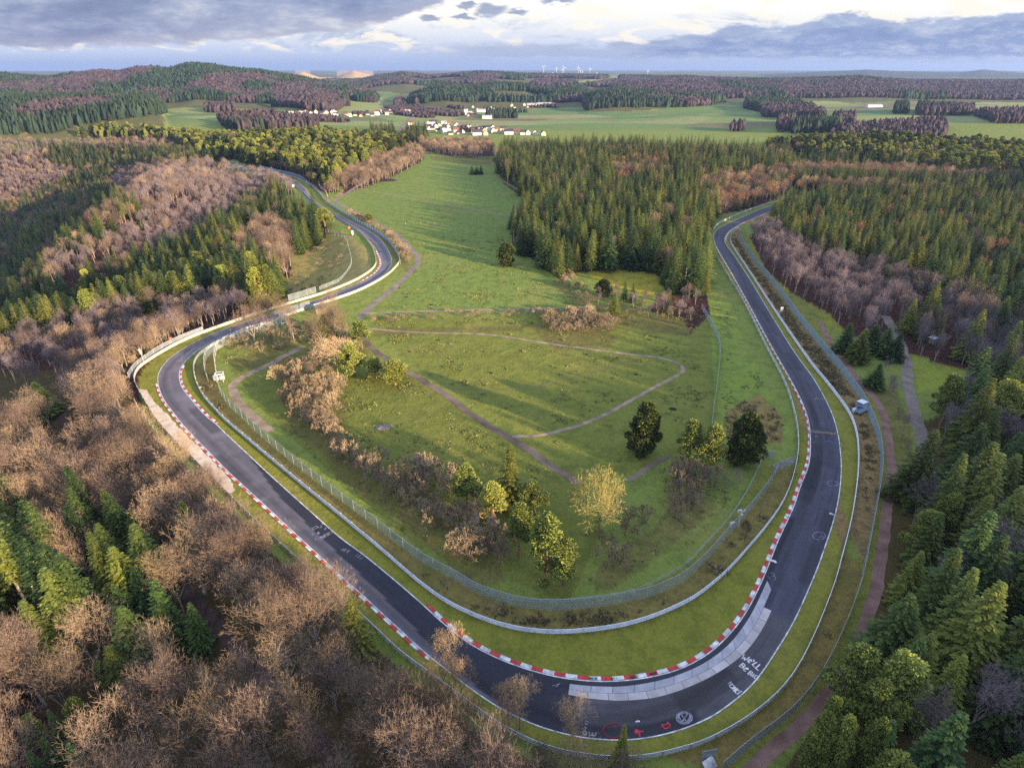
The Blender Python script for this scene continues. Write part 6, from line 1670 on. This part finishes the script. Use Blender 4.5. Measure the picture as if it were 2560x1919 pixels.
# ---------------------------------------------------------------- sky: clouds over a low sun
SUN_AZ = math.radians(127)             # clockwise from straight ahead: from behind the camera on the right
SUN_EL = math.radians(11)
def world():
    wd = bpy.data.worlds.new('World'); scene.world = wd; wd.use_nodes = True
    nt = wd.node_tree; nt.nodes.clear(); g = N(nt)
    sky = g.n('ShaderNodeTexSky', sky_type='NISHITA'); sky.sun_disc = False; sky.sun_elevation = SUN_EL; sky.sun_rotation = SUN_AZ
    sky.air_density = 1.2; sky.dust_density = 1.5
    d = g.n('ShaderNodeTexCoord').outputs['Generated']
    sx = g.n('ShaderNodeSeparateXYZ'); g.link(d, sx.inputs[0]); x, y, z = sx.outputs
    r = g.math('SQRT', g.math('ADD', g.math('MULTIPLY', x, x), g.math('MULTIPLY', y, y)))
    az = g.math('ARCTAN2', x, y)                                   # 0 ahead, right positive
    ca = g.math('MAXIMUM', g.math('COSINE', az), .35)
    s = g.math('TANGENT', g.math('MINIMUM', g.math('MAXIMUM', az, -1.25), 1.25))
    Z = g.math('DIVIDE', g.math('DIVIDE', z, g.math('MAXIMUM', r, .02)), ca)
    cb = g.n('ShaderNodeCombineXYZ'); g.link(s, cb.inputs[0]); g.link(g.math('MULTIPLY', Z, 3.4), cb.inputs[1]); v = cb.outputs[0]
    n1 = g.noise(v, 9, 7, .62, .3); n2 = g.noise(v, 26, 6, .6, .2); n3 = g.noise(v, 4.5, 6, .6, .5); n4 = g.noise(v, 55, 5, .65, .3)
    wob = g.math('ADD', g.math('MULTIPLY', g.math('SUBTRACT', n1, .5), .034), g.math('MULTIPLY', g.math('SUBTRACT', n2, .5), .02))
    Zw = g.math('ADD', Z, wob)
    t = g.math('ADD', .5, g.math('MULTIPLY', s, .5))               # 0.12 .. 0.88 across the picture
    def prof(stops): return g.math('MULTIPLY', g.ramp(t, [(p, q / .1) for p, q in stops]), .1)
    # clear band near the horizon, cream and white above
    low = g.ramp(g.math('MULTIPLY', Z, 10), [(0, (.36, .45, .68)), (.1, (.42, .51, .74)), (.22, (.5, .59, .8)), (.4, (.66, .71, .83)), (.62, (.86, .86, .86)), (.85, (.92, .92, .92))])
    patch = g.smooth(.5, .66, g.noise(v, 7, 6, .65, .6))
    c = g.mix(g.math('MULTIPLY', patch, g.math('MULTIPLY', g.smooth(.016, .03, Z), g.math('SUBTRACT', 1, g.smooth(.055, .075, Z)))), low, (.36, .44, .64))
    cream = g.smooth(.5, .6, g.noise(v, 13, 6, .6, .4))
    c = g.mix(g.math('MULTIPLY', cream, g.math('MULTIPLY', g.smooth(.016, .026, Z), .95)), c, (.9, .86, .78))
    # grey-blue streak low in the middle
    st = g.math('MULTIPLY', g.smooth(.008, .014, Zw), g.math('SUBTRACT', 1, g.smooth(.024, .034, Zw)))
    st = g.math('MULTIPLY', st, g.math('MULTIPLY', g.smooth(-.2, .0, s), .8))
    c = g.mix(st, c, g.mix(n1, (.2, .27, .47), (.5, .57, .75)))
    # cloud bank on the right
    e2 = prof([(0, 0), (.56, .0), (.61, .035), (.66, .05), (.7, .05), (.725, .064), (.74, .066), (.77, .057), (.82, .062), (.9, .073), (1, .078)])
    m2 = g.math('MULTIPLY', g.math('SUBTRACT', 1, g.smooth(-.003, .004, g.math('SUBTRACT', Zw, e2))), g.smooth(.01, .017, Zw))
    hi2 = g.smooth(-.02, .0, g.math('SUBTRACT', Zw, e2))
    body = g.ramp(g.math('ADD', g.math('MULTIPLY', n1, .55), g.math('ADD', g.math('MULTIPLY', n2, .27), g.math('MULTIPLY', n4, .18))), [(.3, (.13, .2, .45)), (.5, (.23, .32, .57)), (.62, (.46, .53, .7)), (.74, (.78, .77, .76))])
    body = g.mix(g.math('MULTIPLY', hi2, .45), body, (.45, .52, .68))
    c = g.mix(m2, c, body)
    # dark cloud deck on the left
    e1 = prof([(0, .022), (.12, .024), (.2, .026), (.28, .032), (.34, .038), (.38, .047), (.42, .06), (.445, .078), (.47, .098), (.5, .2)])
    m1 = g.smooth(-.003, .005, g.math('SUBTRACT', Zw, e1))
    m1 = g.math('MULTIPLY', m1, g.math('SUBTRACT', 1, g.smooth(.5, .56, t)))
    dk = g.ramp(g.math('ADD', g.math('MULTIPLY', n3, .5), g.math('ADD', g.math('MULTIPLY', n1, .3), g.math('MULTIPLY', n2, .2))), [(.34, (.1, .14, .33)), (.45, (.16, .21, .42)), (.54, (.3, .35, .54)), (.64, (.6, .62, .7)), (.74, (.8, .79, .78))])
    thin = g.smooth(.018, .0, g.math('SUBTRACT', Zw, e1))
    dk = g.mix(g.math('MULTIPLY', thin, .35), dk, (.5, .48, .56))
    c = g.mix(m1, c, dk)
    # small dark cumulus over the middle
    for cs, cz, rx_, rz_ in [(-.03, .0725, .022, .0075), (-.066, .076, .014, .004), (-.118, .0605, .016, .004), (.007, .0685, .014, .004), (-.07, .0615, .02, .004), (.064, .0815, .024, .005)]:
        q = g.math('ADD', g.math('POWER', g.math('ABSOLUTE', g.math('DIVIDE', g.math('ADD', g.math('SUBTRACT', s, cs), g.math('MULTIPLY', wob, 1.1)), rx_)), 2.), g.math('POWER', g.math('ABSOLUTE', g.math('DIVIDE', g.math('SUBTRACT', Zw, cz), rz_)), 2.))
        c = g.mix(g.math('MULTIPLY', g.math('SUBTRACT', 1, g.smooth(.3, 1.5, q)), .9), c, g.mix(n2, (.12, .17, .36), (.34, .4, .58)))
    # unseen overcast overhead and behind, made brighter than the visible band for fill light
    sc = g.n('ShaderNodeVectorMath', operation='SCALE'); g.link(c, sc.inputs[0]); sc.inputs[3].default_value = SKY; c = sc.outputs[0]
    up = g.mix(g.smooth(.35, .65, n3), (.17, .225, .375), (.37, .415, .53))
    c = g.mix(g.smooth(.1, .35, Z), c, up)
    back = g.smooth(-.1, .25, g.math('MULTIPLY', y, -1))
    c = g.mix(back, c, up)
    x10 = g.n('ShaderNodeVectorMath', operation='SCALE'); g.link(c, x10.inputs[0]); x10.inputs[3].default_value = 10
    fin = g.mix(.94, sky.outputs[0], x10.outputs[0])
    b = g.n('ShaderNodeBackground'); o = g.n('ShaderNodeOutputWorld'); g.link(fin, b.inputs[0]); b.inputs[1].default_value = .1
    g.link(b.outputs[0], o.inputs[0])
SKY = .33
world()
L = bpy.data.lights.new('sun', 'SUN'); L.energy = 5; L.angle = math.radians(.6); L.color = (1, .74, .45)
sun = bpy.data.objects.new('sun', L); COL.objects.link(sun)
from mathutils import Vector
dv = Vector((math.sin(SUN_AZ) * math.cos(SUN_EL), math.cos(SUN_AZ) * math.cos(SUN_EL), math.sin(SUN_EL)))
sun.rotation_euler = dv.to_track_quat('Z', 'Y').to_euler(); sun.location = (60, -60, 120)

cam = bpy.data.cameras.new('camera'); co = bpy.data.objects.new('camera', cam); COL.objects.link(co)
cam.sensor_width = 36; cam.lens = 36 * F / 2560; cam.clip_start = .5; cam.clip_end = 60000
co.location = (0, 0, H); co.rotation_euler = (math.pi / 2 - PITCH, 0, 0)
scene.camera = co
scene.view_settings.view_transform = 'Standard'; scene.view_settings.look = 'None'; scene.view_settings.exposure = 1.82; scene.view_settings.gamma = 1
cy = scene.cycles
cy.use_denoising = False; cy.max_bounces = 5; cy.diffuse_bounces = 2; cy.glossy_bounces = 2; cy.transparent_max_bounces = 12; cy.volume_bounces = 0; cy.transmission_bounces = 1
cy.caustics_reflective = False; cy.caustics_refractive = False; cy.sample_clamp_indirect = 4
